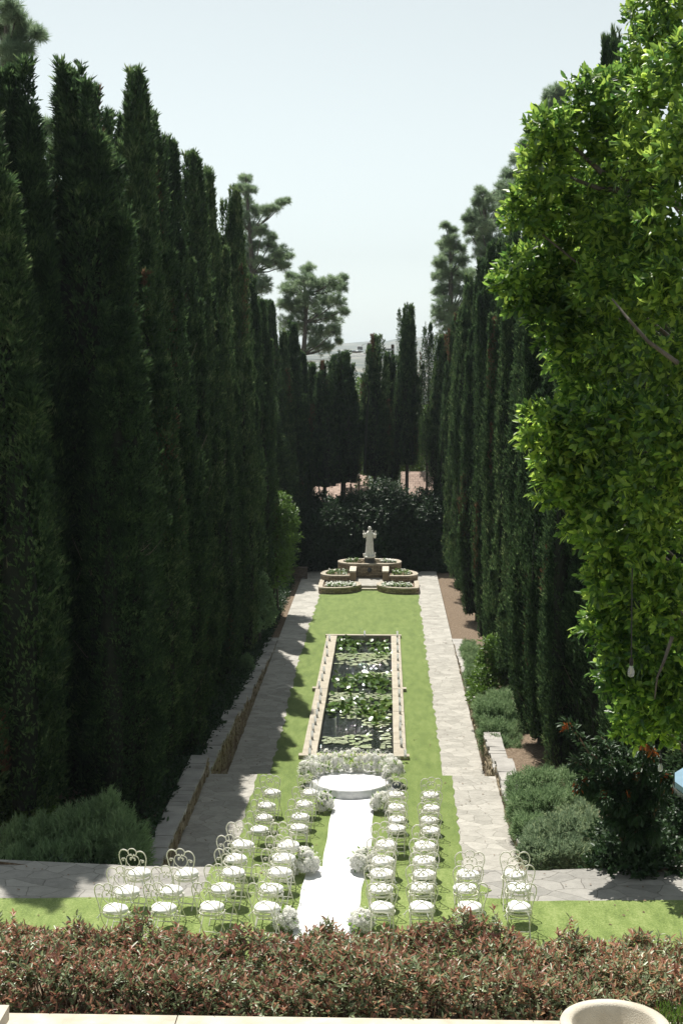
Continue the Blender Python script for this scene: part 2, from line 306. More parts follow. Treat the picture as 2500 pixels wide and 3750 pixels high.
def water():
    m, n, l, b = mat('pond_water'); b.inputs['Base Color'].default_value = (.012, .016, .013, 1); b.inputs['Roughness'].default_value = .02
    b.inputs['IOR'].default_value = 1.33; b.inputs['Specular IOR Level'].default_value = .9
    tc = n.new('ShaderNodeTexCoord'); outs = []
    for cx, cy, s in ((-1.0, 2.6, 9), (-.75, 9.5, 9), (-.6, 14.5, 9)):
        mp = n.new('ShaderNodeMapping'); mp.inputs['Location'].default_value = (-cx, -cy, 0); l.new(tc.outputs['Object'], mp.inputs[0])
        w = n.new('ShaderNodeTexWave'); w.wave_type = 'RINGS'; w.rings_direction = 'SPHERICAL'; w.inputs['Scale'].default_value = 1.6; w.inputs['Distortion'].default_value = 2.5; w.inputs['Detail'].default_value = 2
        l.new(mp.outputs[0], w.inputs['Vector']); outs.append(w)
    ns = n.new('ShaderNodeTexNoise'); ns.inputs['Scale'].default_value = 5; l.new(tc.outputs['Object'], ns.inputs['Vector'])
    s0 = n.new('ShaderNodeMath'); s0.operation = 'ADD'; l.new(outs[0].outputs['Fac'], s0.inputs[0]); l.new(outs[1].outputs['Fac'], s0.inputs[1])
    s1 = n.new('ShaderNodeMath'); s1.operation = 'ADD'; l.new(s0.outputs[0], s1.inputs[0]); l.new(ns.outputs['Fac'], s1.inputs[1])
    bp = n.new('ShaderNodeBump'); bp.inputs['Strength'].default_value = .45; bp.inputs['Distance'].default_value = .07; l.new(s1.outputs[0], bp.inputs['Height']); l.new(bp.outputs[0], b.inputs['Normal'])
    return m
M['water'] = water()
def brick(name, c1, c2, mortar, sc=1.0, bw=.32, rh=.085, squash=1.0):
    m, n, l, b = mat(name); uv = n.new('ShaderNodeUVMap'); d = n.new('ShaderNodeTexNoise'); d.inputs['Scale'].default_value = 6
    l.new(uv.outputs[0], d.inputs['Vector']); mx = n.new('ShaderNodeMix'); mx.data_type = 'VECTOR'; mx.inputs['Factor'].default_value = .03
    l.new(uv.outputs[0], mx.inputs['A']); l.new(d.outputs['Color'], mx.inputs['B'])
    br = n.new('ShaderNodeTexBrick'); br.inputs['Scale'].default_value = sc; br.inputs['Brick Width'].default_value = bw; br.inputs['Row Height'].default_value = rh
    br.inputs['Mortar Size'].default_value = .008; br.inputs['Color1'].default_value = (*c1, 1); br.inputs['Color2'].default_value = (*c2, 1); br.inputs['Mortar'].default_value = (*mortar, 1)
    br.offset = .37; br.squash = squash; l.new(mx.outputs['Result'], br.inputs['Vector'])
    ns = n.new('ShaderNodeTexNoise'); ns.inputs['Scale'].default_value = 8; ns.inputs['Detail'].default_value = 6; l.new(uv.outputs[0], ns.inputs['Vector'])
    m2 = n.new('ShaderNodeMix'); m2.data_type = 'RGBA'; m2.blend_type = 'OVERLAY'; m2.inputs['Factor'].default_value = .7; l.new(br.outputs['Color'], m2.inputs['A']); l.new(ns.outputs['Fac'], m2.inputs['B'])
    l.new(m2.outputs['Result'], b.inputs['Base Color']); b.inputs['Roughness'].default_value = .9
    bp = n.new('ShaderNodeBump'); bp.inputs['Strength'].default_value = .8; bp.inputs['Distance'].default_value = .03; bp.invert = True; l.new(br.outputs['Fac'], bp.inputs['Height']); l.new(bp.outputs[0], b.inputs['Normal'])
    return m
M['ledge'] = brick('ledge_stone', (.20, .15, .09), (.42, .34, .23), (.06, .045, .03))
M['rooftile'] = brick('pink_roof_tiles', (.30, .21, .165), (.42, .31, .25), (.16, .11, .09), bw=.35, rh=.3)
M['stucco'] = noise_mat('stucco', [(.3, (.45, .40, .33)), (.7, (.55, .5, .42))], scale=3, bump=.1)

# ------------------------------------------------------------------ levels
Z1, Z2, Z3 = 0.0, -1.7, -3.3
E1 = at(1250, 3180, z=Z1).y            # far edge of the near terrace
E2 = at(1250, 2838, z=Z2).y            # far edge of the middle terrace
XL, XR = -5.0, 3.2                     # retaining walls
def bank(x, y):
    z = lerp(y, [0, E1 + .1, E1 + 1.6, E2 - .5, E2 + 1.2, 50, 58, 66, 92, 120, 200, 400, 3200], [0, 0, -1.28, -1.4, -2.15, -2.5, -3.1, -3.42, -3.42, -6, -14, -22, -22])
    if x < -7: z += min(3.0, (-7 - x) * .12)
    if x > 5: z += min(3.0, (x - 5) * .14)
    return z
def ground_z(x, y):
    if y < 8.9: return 4.3
    if y < 11.3: return 4.9
    if y <= E1: return Z1 - .06
    if XL + .02 < x < XR - .02:
        if y < E2: return Z2 - .06
        if y < 95: return Z3 - .9
    z = bank(x, y)
    if y > 400:
        r = math.hypot(x, y - 400) 
        z += max(0, (y - 900) / 2200) ** 1.3 * 52 * (0.75 + .25 * math.sin(x * .0021 + 1.2) + .12 * math.sin(x * .007))
    return z
xs = sorted(set([-4000, -2500, -1500, -900, -500, -250, -120, -60, -40, -30, -24, -19, -15, -12, -10, -8.5, -7, -6.2, -5.6, XL - .2, XL - .05, XL + .05, -4, -2.5, -1, 1, 2.2, XR - .05, XR + .05, XR + .2, 3.8, 4.5, 5.2, 6, 7, 8.5, 10, 12, 15, 19, 24, 30, 40, 60, 120, 250, 500, 900, 1500, 2500, 4000]))
ys = [-60, -20, 0, 4, 8.89, 8.91, 11.29, 11.31, 14, 18, 22, 25, E1 - .01, E1 + .01, E1 + .8, E1 + 1.6, 31, 34, 37, E2 - .5, E2 - .01, E2 + .01, E2 + 1.2, 43, 47, 50, 54, 58, 62, 66, 70, 75, 80, 85, 90, 94.9, 95.1, 100, 110, 120, 140, 170, 200, 260, 330, 400, 600, 900, 1200, 1500, 1800, 2100, 2400, 2700, 3000, 3100, 3300, 4000]
g = MB(); nx = len(xs)
g.v = [(x, y, ground_z(x, y)) for y in ys for x in xs]
for j in range(len(ys) - 1):
    for i in range(nx - 1):
        g.f.append((j * nx + i, j * nx + i + 1, (j + 1) * nx + i + 1, (j + 1) * nx + i)); g.m.append(1 if ys[j] > 200 else 0); g.uv.append([(0, 0)] * 4)
M['hill'] = noise_mat('far_hillside', [(.35, (.025, .045, .025)), (.5, (.07, .08, .05)), (.65, (.20, .18, .13))], scale=.012, bump=0)
tag(g.build('ground', [M['soil'], M['hill']]), kind='structure')

def jag(pts, step=.22, amp=.05):
    """a polyline cut by hand: short ragged runs"""
    out = []
    for a, b in zip(pts[:-1], pts[1:]):
        a, b = Vector(a), Vector(b); d = b - a; k = max(1, int(d.length / step)); nrmv = Vector((-d.y, d.x)).normalized() if d.length else Vector((0, 0))
        for i in range(k): out.append(tuple(a + d * (i / k) + nrmv * (random.uniform(-amp, amp) if i else 0)))
    out.append(pts[-1]); return out
def sheet(name, poly, z, m, kind='structure'):
    b = MB(); b.add([(x, y, z) for x, y in poly], [tuple(range(len(poly)))])
    o = b.build(name, m); 
    import bmesh
    bm = bmesh.new(); bm.from_mesh(o.data); bmesh.ops.triangulate(bm, faces=bm.faces[:]); 
    for f in bm.faces:
        if f.normal.z < 0: f.normal_flip()
    bm.to_mesh(o.data); bm.free()
    return tag(o, kind=kind)
def P2(u, v, z): p = at(u, v, z=z); return (p.x, p.y)
# near terrace: crossing path of flagstones and the lawn in front of it
sheet('crossing_path', [(-14, 22.6), (14, 22.6), (14, E1 + 1.4), (XR + .1, E1 + .05), (XR, E1), (XL, E1), (XL - .1, E1 + .05), (-14, E1 + .9)], Z1, M['flag_near'])
lawn1 = [(-14, 12.0), (14, 12.0), (14, at(2500, 3300, z=0).y)] + jag([P2(2500, 3298, 0), P2(1950, 3302, 0), P2(1775, 3290, 0), P2(1772, 3275, 0), P2(1800, 3262, 0), P2(1755, 3240, 0), P2(1720, 3215, 0)], .3, .02) + \
    [(P2(1690, 3182, 0)[0], E1), (P2(772, 3182, 0)[0], E1)] + jag([P2(770, 3184, 0), P2(752, 3230, 0), P2(742, 3262, 0), P2(725, 3278, 0), P2(700, 3284, 0), P2(400, 3289, 0), P2(0, 3291, 0)], .3, .02) + [(-14, at(0, 3291, z=0).y)]
sheet('lawn', lawn1, Z1 + .012, M['turf_near'])
# middle terrace
sheet('path', [(XL, E1), (XR, E1), (XR, E2), (XL, E2)], Z2, M['flag'])
la = jag([P2(720, 3200, Z2), P2(772, 3170, Z2), P2(875, 3067, Z2), P2(905, 2950, Z2), P2(942, 2840, Z2)], .3, .05)
ra = jag([P2(1655, 2842, Z2), P2(1665, 2950, Z2), P2(1683, 3060, Z2), P2(1690, 3175, Z2)], .25, .05)
sheet('lawn', [(la[0][0], E1)] + la + [(la[-1][0], E2)] + [(ra[0][0], E2)] + ra + [(ra[-1][0], E1)], Z2 + .012, M['turf'])
# far terrace with the pond
PX0, PX1 = -2.72, 0.74; IX0, IX1 = -2.24, 0.32
PY0, PY1 = at(1300, 2783, z=Z3).y, at(1330, 2334, z=Z3).y
FY = at(1350, 2172, z=Z3).y            # foot of the front planter walls
lj = [P2(990, 2835, Z3), P2(1035, 2660, Z3), P2(1080, 2470, Z3), P2(1125, 2310, Z3), P2(1172, 2178, Z3)]
rj = [P2(1531, 2178, Z3), P2(1560, 2400, Z3), P2(1590, 2600, Z3), P2(1618, 2835, Z3)]
ljj = jag(lj, .3, .07); rjj = jag(rj, .3, .07)
sheet('path', [(XL, E2), (ljj[0][0] + .4, E2), (ljj[-1][0] + .4, FY), (ljj[-1][0] + .4, 88), (XL, 88)], Z3, M['flag'])
sheet('path', [(rjj[-1][0] - .4, E2), (XR, E2), (XR, 88), (rjj[0][0] - .4, 88), (rjj[0][0] - .4, FY)], Z3, M['flag'])
sheet('lawn', [(PX0 + .1, PY0), (PX0 + .1, PY1), (ljj[-1][0], PY1 + 12), (ljj[-1][0], FY)][:2] + [(PX0 + .1, FY + 1.6)] + [(ljj[-1][0], FY + 1.6)] + ljj[::-1] + [(ljj[0][0], E2), (PX0 + .1, E2)], Z3 + .012, M['turf'])
sheet('lawn', [(PX1 - .1, E2), (rjj[-1][0], E2)] + rjj[::-1] + [(rjj[0][0], FY + 1.6), (PX1 - .1, FY + 1.6)], Z3 + .012, M['turf'])
sheet('lawn', [(PX0 + .1, E2), (PX1 - .1, E2), (PX1 - .1, PY0 + .1), (PX0 + .1, PY0 + .1)], Z3 + .012, M['turf'])
sheet('lawn', [(PX0 + .1, PY1 - .1), (PX1 - .1, PY1 - .1), (PX1 - .1, FY + 1.6), (PX0 + .1, FY + 1.6)], Z3 + .012, M['turf'])

# ------------------------------------------------------------------ retaining walls
def dry_wall(name, label, side, x, y0, y1, top_fn, base, w=.42):
    """a dry stone wall whose open face looks towards the garden (side +1 = face towards +x)"""
    t = thing(name, label, 'stone wall', (x, (y0 + y1) / 2, base))
    ox, oy, oz = x, (y0 + y1) / 2, base
    b = MB(); y = y0
    while y < y1:
        L = random.uniform(.18, .5); top = top_fn(y + L / 2) - base - .08; z = 0
        while z < top - .03:
            h = random.uniform(.06, .16); d = random.uniform(-.02, .045)
            xa, xb = (x - w, x + d) if side > 0 else (x - d, x + w)
            b.box(xa - ox, y + .008 - oy, z, xb - ox, min(y1, y + L - .012) - oy, min(top, z + h - .012), 0, .012); z += h
        y += L
    b.box((x - w if side > 0 else x + .03) - ox, y0 - oy, 0, (x - .03 if side > 0 else x + w) - ox, y1 - oy, max(.1, top_fn(y1) - base - .12), 0) if top_fn(y1) - base > .15 else None
    b.build('stones', M['stonedry'], t)
    c = MB(); y = y0
    while y < y1:
        L = random.uniform(.25, .6); L = min(L, y1 - y + .001); zt = top_fn(y + L / 2) - base; e = random.uniform(-.03, .05)
        xa, xb = (x - w - .05, x + .02 + e) if side > 0 else (x - .02 - e, x + w + .05)
        c.box(xa - ox, y + .006 - oy, zt - .075, xb - ox, y + L - .006 - oy, zt + random.uniform(-.008, .008), 0, .012); y += L
    c.build('coping', M['wallcap'], t); return t
dry_wall('retaining_wall', 'low dry stone wall beside the shaded flagstone path left of the chairs', 1, XL + .08, E1 + .35, E2, lambda y: -1.17, Z2)
dry_wall('retaining_wall', 'low dry stone wall between the sunny right-hand path and the grey juniper', -1, XR - .08, E1 + .35, E2 + .1, lambda y: -1.22, Z2)
f3 = lambda y: Z3 + lerp(round(y / 3.3) * 3.3, [E2, 44, 50, 56, 61, 66, 67], [1.4, 1.3, .85, .5, .28, .08, .05])
dry_wall('retaining_wall', 'stepped dry stone wall below the left cypresses, sinking towards the pond\'s far end', 1, XL - .02, E2 + .1, 66, f3, Z3)
dry_wall('retaining_wall', 'stepped dry stone wall below the right cypresses beside the far path', -1, XR + .02, E2 + .1, 66, f3, Z3)

# ------------------------------------------------------------------ cypresses
def cyp_mesh(seed, H=16.0, R=1.15, nsp=9, dens=1.0, low=.4, sparse=0):
    global rng
    rng = np.random.default_rng(seed); r_ = random.Random(seed)
    parts = []; core = MB()
    bare = low > 3
    env = lambda t: min(1.0, 1.22 * (1 - t) ** .62) * (.86 + .14 * min(1, t * 5)) if not bare else min(1.0, 1.5 * (1 - t) ** .5) * (.35 + .65 * min(1, (t - low / H) * 3.2 + .12) if t * H > low else .3)
    multi = seed % 3 != 0
    spires = [(0, 0, low, H, R * .72)]
    for k in range(nsp):
        a = 2 * PI * (k + r_.random() * .7) / nsp; f = r_.uniform(.25, .74); rr = R * f
        h1 = H * ((r_.uniform(.80, .95) if multi and k % 3 == 0 else 1.0 - .55 * f + r_.uniform(-.14, .08))); h0 = low + (H * r_.uniform(0, .12) if k % 2 else 0)
        if multi and k % 3 == 0: rr *= .62
        if bare: h1 = min(H * .985, h1 * 1.08)
        spires.append((rr * math.cos(a), rr * math.sin(a), h0, h1, R * r_.uniform(.26, .46)))
    for k in range(nsp * 7):
        a = r_.uniform(0, 2 * PI); t0 = r_.uniform(.04 if not bare else low / H, .92); q = R * env(t0 + .06) * r_.uniform(.68, 1.02); h0 = H * t0
        spires.append((q * math.cos(a), q * math.sin(a), h0, min(H * 1.01, h0 + r_.uniform(.8, 3.2)), R * r_.uniform(.09, .26) * (1 if t0 < .75 else .6)))
    for a in range(4):
        q = R * r_.uniform(.05, .3); a_ = r_.uniform(0, 6.28); spires.append((q * math.cos(a_), q * math.sin(a_), H * .86, H * r_.uniform(.90, .975), R * r_.uniform(.08, .12)))
    for si, (sx, sy, h0, h1, rs) in enumerate(spires):
        h = max(1.0, h1 - h0); small = si > nsp; n = int(h * rs * 1000 * dens)
        t = rng.random(n) ** .9; ne = n // 10; t[:ne] = 1 - .12 * rng.random(ne)
        if h1 > H * 1.02: continue
        lx, ly = r_.uniform(-.03, .03), r_.uniform(-.03, .03)
        Lt = (1.1 if small else (6.5 if si == 0 else 3.8)); prof = lambda t: rs * np.minimum(1, np.maximum(0, (1 - t) * h / Lt) ** .72) * (.6 + .4 * np.minimum(1, t * 4 + .1))
        ph = rng.random(n) * 2 * PI
        dead = small and r_.random() < .05
        bump = 1 + .22 * np.sin(ph * 2 + t * 13 + sx * 9) + .16 * np.sin(ph * 5 - t * 37 + sy * 5) + .08 * np.sin(ph * 3 + t * 90)
        rad = prof(t) * bump * (1 - (.8 if small else .5) * rng.random(n) ** 3)
        out = np.stack([np.cos(ph), np.sin(ph), np.zeros(n)], 1)
        P = np.stack([sx + lx * t * h, sy + ly * t * h, h0 + t * h], 1) + out * rad[:, None]
        D = out * rng.uniform(.1, .85, n)[:, None] + np.array([0, 0, 1.0]) + rng.normal(size=(n, 3)) * .28
        L = rng.uniform(.09, .23, n) * (1 + .5 * (t > .95))
        for k in range(3):
            Dk = D + rng.normal(size=(n, 3)) * (.28 if k else .05)
            Pk = P + nrm(D) * (L * (.0, .25, .4)[k])[:, None]
            V, Q = blades(Pk, Dk, out + rng.normal(size=(n, 3)) * .5, L * (1, .7, .6)[k], .03 + .018 * rng.random(n))
            parts.append((V, Q, 2 if dead else 0))
        if not sparse and not small:
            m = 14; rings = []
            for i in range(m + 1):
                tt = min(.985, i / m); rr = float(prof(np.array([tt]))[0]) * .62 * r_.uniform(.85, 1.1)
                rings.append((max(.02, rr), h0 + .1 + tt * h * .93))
            core.lathe(rings, 9, sx, sy, 1)  # dark solid core added inside the spire so light cannot leak through
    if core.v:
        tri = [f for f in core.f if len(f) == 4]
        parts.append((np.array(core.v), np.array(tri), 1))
    V, Q, MI = cat(parts)
    return np_mesh('cypress_crown', V, Q, MI, [M['cypress'], M['cypcore'], M['drycyp']])
def trunk_mesh(seed, H, r, name='trunk', n=8, m='bark', twigs=60, R=1.15, low=.4):
    r_ = random.Random(seed); b = MB()
    pts = [(r_.uniform(-.05, .05) * i * .3, r_.uniform(-.05, .05) * i * .3, H * i / 7) for i in range(8)]
    b.tube(pts, [r * (1 - .8 * i / 7) for i in range(8)], n)
    for k in range(twigs):
        z = H * r_.uniform(.04, .6); a = r_.uniform(0, 2 * PI); L = R * r_.uniform(.6, 1.0); up = r_.uniform(.2, 1.3); da = r_.uniform(-.7, .7)
        p = Vector((0, 0, z)); q1 = p + Vector((math.cos(a) * L * .4, math.sin(a) * L * .4, up * L * .25)); q2 = p + Vector((math.cos(a + da * .5) * L * .75, math.sin(a + da * .5) * L * .75, up * L * .7)); q3 = p + Vector((math.cos(a + da) * L, math.sin(a + da) * L, up * L * 1.2 + r_.uniform(-.1, .2)))
        b.tube([p, q1, q2, q3], [.018, .011, .007, .003], 4, 1)
        for _ in range(2): b.tube([q2, q2 + Vector((r_.uniform(-.2, .2), r_.uniform(-.2, .2), r_.uniform(.05, .3)))], [.005, .002], 3, 1)
    return b.mesh(name, [M[m], M['deadtwig']])
CY = []
for k in range(6):
    CY.append((cyp_mesh(100 + k, nsp=(9, 11, 8, 10, 7, 12)[k], dens=1.0), trunk_mesh(50 + k, 15, .17)))
CYF = [(cyp_mesh(120 + k, R=1.25, nsp=8, low=6.2, dens=.7), trunk_mesh(60 + k, 14, .2, twigs=16)) for k in range(2)]  # bare-legged ones at the end
CYS = [(cyp_mesh(130, R=1.25, nsp=8, low=6.5, dens=.2, sparse=1), trunk_mesh(66, 14, .16, twigs=90))]
ORD = ['first', 'second', 'third', 'fourth', 'fifth', 'sixth', 'seventh', 'eighth', 'ninth', 'tenth', 'eleventh', 'twelfth', 'thirteenth', 'fourteenth', 'fifteenth', 'sixteenth', 'seventeenth', 'eighteenth', 'nineteenth', 'twentieth', 'twenty-first', 'twenty-second', 'twenty-third', 'twenty-fourth', 'twenty-fifth', 'twenty-sixth', 'twenty-seventh', 'twenty-eighth']
def cypress(u, v, zc, R, label, group, kind=CY, idx=0, rz=None, H0=16.2, R0=1.15):
    p = at(u, v, zc=zc); base = bank(p.x, p.y); H = p.z - base
    t = thing('cypress_tree', label, 'cypress tree', (p.x, p.y, base - .1), random.uniform(0, 6.28) if rz is None else rz, group)
    t.scale = (R / R0, R / R0, (H + .1) / H0)
    if group == 'cypresses in the row left of the garden': t.scale = (t.scale[0] * (1.4 if zc < 44 else 1.25 if zc < 53 else 1.06), t.scale[1] * (1.4 if zc < 44 else 1.25 if zc < 53 else 1.06), t.scale[2])
    elif 'right' in group: t.scale = (t.scale[0] * 1.15, t.scale[1] * 1.15, t.scale[2])
    else: t.scale = (t.scale[0] * 1.22, t.scale[1] * 1.22, t.scale[2])
    cr, tr = kind[idx % len(kind)]
    obj('crown', cr, t); obj('trunk', tr, t); return t
left = [  # pixel of the tip, depth, radius
    (-60, 420, 31.5, 1.1), (60, 235, 33.5, 1.0), (150, 620, 35.5, .8), (300, 232, 34.5, 1.2), (185, 590, 38.5, 1.0), (365, 330, 37.5, .8), (482, 262, 40, .85), (425, 430, 41, .9),
    (545, 425, 43.2, 1.0), (603, 505, 46.5, .85), (415, 1120, 33.2, .78), (528, 1000, 37.8, .8), (690, 565, 50.5, .9), (765, 625, 54.5, .9), (618, 930, 42, .78), (832, 690, 60, .95), (690, 960, 47, .75),
    (868, 885, 64.5, .95), (915, 1010, 70, .95), (952, 1095, 72.5, .9), (985, 1105, 87.5, 1.0), (1020, 1210, 89, .9), (1062, 1180, 90.5, 1.0), (1095, 1290, 93, .9), (756, 1020, 52, .8), (815, 1080, 57, .8), (862, 1130, 62, .8)]
for i, (u, v, zc, R) in enumerate(left):
    extra = {1: 'broad flat-topped dark cypress at the photo\'s left edge, its crown in front of the pine', 3: 'tallest and nearest big cypress left of the lawn, with a bright feathery tip',
             6: 'slim pointed cypress whose single spire stands just right of the big one', 12: 'cypress with a lone pointed tip halfway down the left row'}.get(i)
    cypress(u, v, zc, R, extra or f'dark green columnar cypress, {ORD[i]} from the near end of the left row', 'cypresses in the row left of the garden', CY, i)
# a second row behind closes the gaps
k = 0
for zc in (38, 41.5, 45, 49, 53.5, 58.5, 64, 70, 85):
    p = Vector((-10.2 + random.uniform(-.4, .4) + (zc - 29) * .05, zc, 0)); base = bank(p.x, p.y)
    t = thing('cypress_tree', f'shaded cypress glimpsed between the trunks, {ORD[k]} in the back left row', 'cypress tree', (p.x, p.y, base), random.uniform(0, 6.28), 'cypresses behind the left row')
    t.scale = (1.5, 1.5, random.uniform(.82, .92) * (1 if zc < 50 else .8)); cr, tr = CY[(k * 5 + 2) % 6]; obj('crown', cr, t); obj('trunk', tr, t); k += 1
right = [
    (2222, 150, 38, .5), (2272, 118, 38.6, .55), (2330, 420, 36, 1.0), (2180, 700, 38.5, 1.0), (2085, 640, 41.5, .9), (2010, 900, 43.5, .9), (2120, 1050, 39.8, .75), (1960, 778, 48.5, .9), (1900, 800, 53.5, .9), (1862, 820, 58.5, .85), (1925, 1250, 50.5, .7),
    (1812, 885, 64.5, .85), (1762, 955, 70.5, .9), (1718, 1010, 77.5, .9), (1690, 1120, 83, .85), (1664, 1152, 88.5, .85), (1640, 1225, 93.5, .9), (2420, 900, 34, 1.0)]
for i, (u, v, zc, R) in enumerate(right):
    extra = {0: 'thin cypress with two feathery tips above the leafy tree, farther left one', 1: 'thin cypress tip rising behind the leafy tree beside the feathery one'}.get(i)
    cypress(u, v, zc, R, extra or f'dark green columnar cypress, {ORD[i]} from the near end of the right row', 'cypresses in the row right of the garden', CY, i + 2)
k = 0
for zc in (30, 35, 41, 48, 56, 65, 75):
    x = 7.6 + random.uniform(-.3, .3); base = bank(x, zc)
    t = thing('cypress_tree', f'shaded cypress {ORD[k]} in the back right row', 'cypress tree', (x, zc, base), random.uniform(0, 6.28), 'cypresses behind the right row')
    t.scale = (1.4, 1.4, random.uniform(.5, .62)); cr, tr = CY[(k * 5 + 1) % 6]; obj('crown', cr, t); obj('trunk', tr, t); k += 1
endrow = [(1190, 1325, 92, .95, 'narrow cypress left of the statue, its crown merging with its round-topped neighbour', CYF, 0),
          (1256, 1288, 93, 1.28, 'round-topped cypress behind the statue, left of the sky gap', CYF, 1),
          (1376, 1228, 94, 1.05, 'cypress with a leaning side branch, right of the sky gap', CYF, 0),
          (1425, 1290, 96, .8, 'lower shoulder cypress tucked between the two tall end cypresses', CYF, 1),
          (1492, 1118, 93, .85, 'tallest twin-tipped cypress at the end of the garden', CYF, 1),
          (1567, 1180, 95, .75, 'thin see-through cypress with bare lower branches at the end of the garden', CYS, 0),
          (1618, 1230, 92, .9, 'dark cypress closing the right corner of the end row', CYF, 0),
          (1130, 1330, 96, 1.2, 'dark cypress closing the left corner of the end row', CYF, 0)]
for u, v, zc, R, lb, kd, ix in endrow: cypress(u, v, zc, R, lb, 'cypresses across the end of the garden', kd, ix, R0=1.25)
b = MB(); p0 = at(1332, 1830, zc=92); p1 = at(1341, 1560, zc=92); p2 = at(1350, 1430, zc=92); p3 = at(1338, 1385, zc=92)
p0 = p0.lerp(p1, .35); b.tube([p0, p1, p2, p3], [.10, .075, .045, .02], 7)
o = b.build('leaning_trunk', M['cypcore']); tag(o, 'thin bare leaning trunk in the sky gap behind the statue', 'tree trunk')

# ------------------------------------------------------------------ leafy shrubs and trees
def twig_leaves(centers, radii, ntw, per, L, Wd, squash=1.0, up=.3, spread=.9, mats=(0,), droop=.1, fill=.35, seedn=None, mat_fn=None, tlen=None):
    """twigs set on the surface of each bough, a whorl of leaves on each twig"""
    parts = []
    for ci, (c, r) in enumerate(zip(centers, radii)):
        n = int(ntw * (r if not isinstance(ntw, list) else 1)); c = np.array(c)
        d = rdir(n); d[:, 2] = d[:, 2] * 1.0 + .08
        d = nrm(d)
        q = 1 - fill * rng.random(n) ** 1.6
        lump = 1 + .18 * np.sin(d[:, 0] * 5 + c[0] * 3) * np.sin(d[:, 1] * 4 + c[1]) + .15 * np.sin(d[:, 2] * 6 + c[2] * 2)
        P = c + d * (r * q * lump)[:, None] * np.array([1, 1, squash])
        T = nrm(d + np.array([0, 0, up]) + rng.normal(size=(n, 3)) * .35)
        tl = tlen or L * 1.6
        for k in range(per):
            s = (k + .5) / per; a = rdir(n); a = nrm(a - T * np.sum(a * T, 1, keepdims=True))
            D = nrm(T * (.35 + .6 * s) + a * spread * (1.1 - .5 * s)); N = nrm(T - a * .6 + np.array([0, 0, .4]))
            Lk = L * rng.uniform(.5, 1.2, n)
            V, Q = leaves(P + T * (tl * s)[..., None] if np.ndim(tl) else P + T * tl * s, D, N, Lk, Wd * rng.uniform(.8, 1.2, n), droop=droop)
            mi = np.repeat(mat_fn(s, P, n), 2) if mat_fn else 0
            parts.append((V, Q, mi))
    return cat(parts)
def broad(name, label, cat_, centers, radii, mats, ntw, per, L, Wd, trunk=None, group=None, origin=None, part='foliage', **kw):
    o = Vector(origin if origin is not None else centers[0]); o = Vector((o.x, o.y, o.z))
    t = thing(name, label, cat_, o, 0, group)
    cs = [np.array(c) - np.array(o) for c in centers]
    V, Q, MI = twig_leaves(cs, radii, ntw, per, L, Wd, **kw)
    obj(part, np_mesh(part, V, Q, MI, mats), t)
    if trunk:
        tb = MB()
        for pts, r in trunk: tb.tube([Vector(p) - o for p in pts], r, 7)
        tb.build('trunk', M['bark'] if trunk is not None else None, t)
    return t
rng = np.random.default_rng(11)
# the big glossy tree standing close on the right
FB = [(2400, 40, 110, 15.5), (2395, 185, 105, 15.2), (2182, 345, 92, 15), (2290, 335, 105, 15.3), (2012, 482, 76, 14.6), (2100, 500, 95, 15), (1992, 622, 84, 14.6), (1932, 780, 82, 14.6), (2030, 760, 95, 15),
      (2130, 680, 105, 15.6), (2250, 560, 120, 15), (2395, 390, 120, 14.4), (2480, 240, 90, 14), (2380, 600, 130, 14.2), (2490, 540, 110, 13.6), (2010, 925, 72, 15.2), (1882, 1012, 72, 14.6), (1955, 1035, 85, 15), (1905, 1085, 50, 15),
      (2080, 900, 100, 15.4), (2200, 800, 120, 14.8), (2330, 830, 130, 14.2), (2460, 800, 130, 13.6), (2015, 1180, 82, 14.8), (2105, 1085, 105, 15), (2085, 1290, 85, 15), (2220, 1050, 130, 14.3), (2350, 1050, 130, 13.8),
      (2470, 1050, 120, 13.3), (2150, 1425, 92, 14.8), (2185, 1250, 115, 14.7), (2300, 1300, 130, 14), (2440, 1300, 130, 13.4), (1992, 1560, 90, 14.3), (2080, 1600, 105, 14.3), (2030, 1690, 75, 14.4), (2180, 1560, 120, 14),
      (2310, 1560, 130, 13.6), (2450, 1560, 130, 13.2), (2035, 1785, 72, 14.2), (2130, 1780, 105, 14.2), (2260, 1800, 130, 13.8), (2400, 1800, 130, 13.2), (2500, 1700, 110, 13), (2165, 1930, 90, 14), (2280, 2000, 130, 13.6),
      (2420, 2020, 130, 13.2), (2232, 2130, 98, 13.8), (2350, 2200, 120, 13.4), (2475, 2230, 120, 13), (2200, 2300, 74, 13.8), (2300, 2360, 105, 13.6), (2435, 2400, 115, 13.2), (2268, 2480, 82, 13.8), (2375, 2540, 92, 13.4),
      (2480, 2560, 90, 13.1), (2318, 2640, 74, 13.8), (2440, 2650, 56, 13.4)]
FB = [(u, v, r, z + (v - 1250) / 1250 * 1.3) for u, v, r, z in FB]
cs = [at(u, v, zc=z) for u, v, r, z in FB]; rs = [r * .74 / FPX * z for u, v, r, z in FB]
for k in range(7):
    cs.append(Vector((random.uniform(4.0, 6.4), random.uniform(13.5, 17), random.uniform(7, 15)))); rs.append(random.uniform(.5, .8))
tb = Vector((5.3, 16.2, 0)); limbs = []
limbs.append(([tb, tb + Vector((.1, -.2, 3)), tb + Vector((-.1, 0, 6.5)), tb + Vector((.1, .1, 10.5)), tb + Vector((0, 0, 14))], [.34, .28, .22, .15, .08]))
for j, (u, v, r, z) in enumerate(FB):
    if j % 2 == 0: continue
    e = cs[j]; h = max(2.0, e.z - 2.2); s = Vector((tb.x, tb.y, min(13, h))); m_ = s.lerp(e, .55) + Vector((0, 0, -.35))
    limbs.append(([s, m_, e - Vector((0, 0, .1))], [.05, .022, .008]))
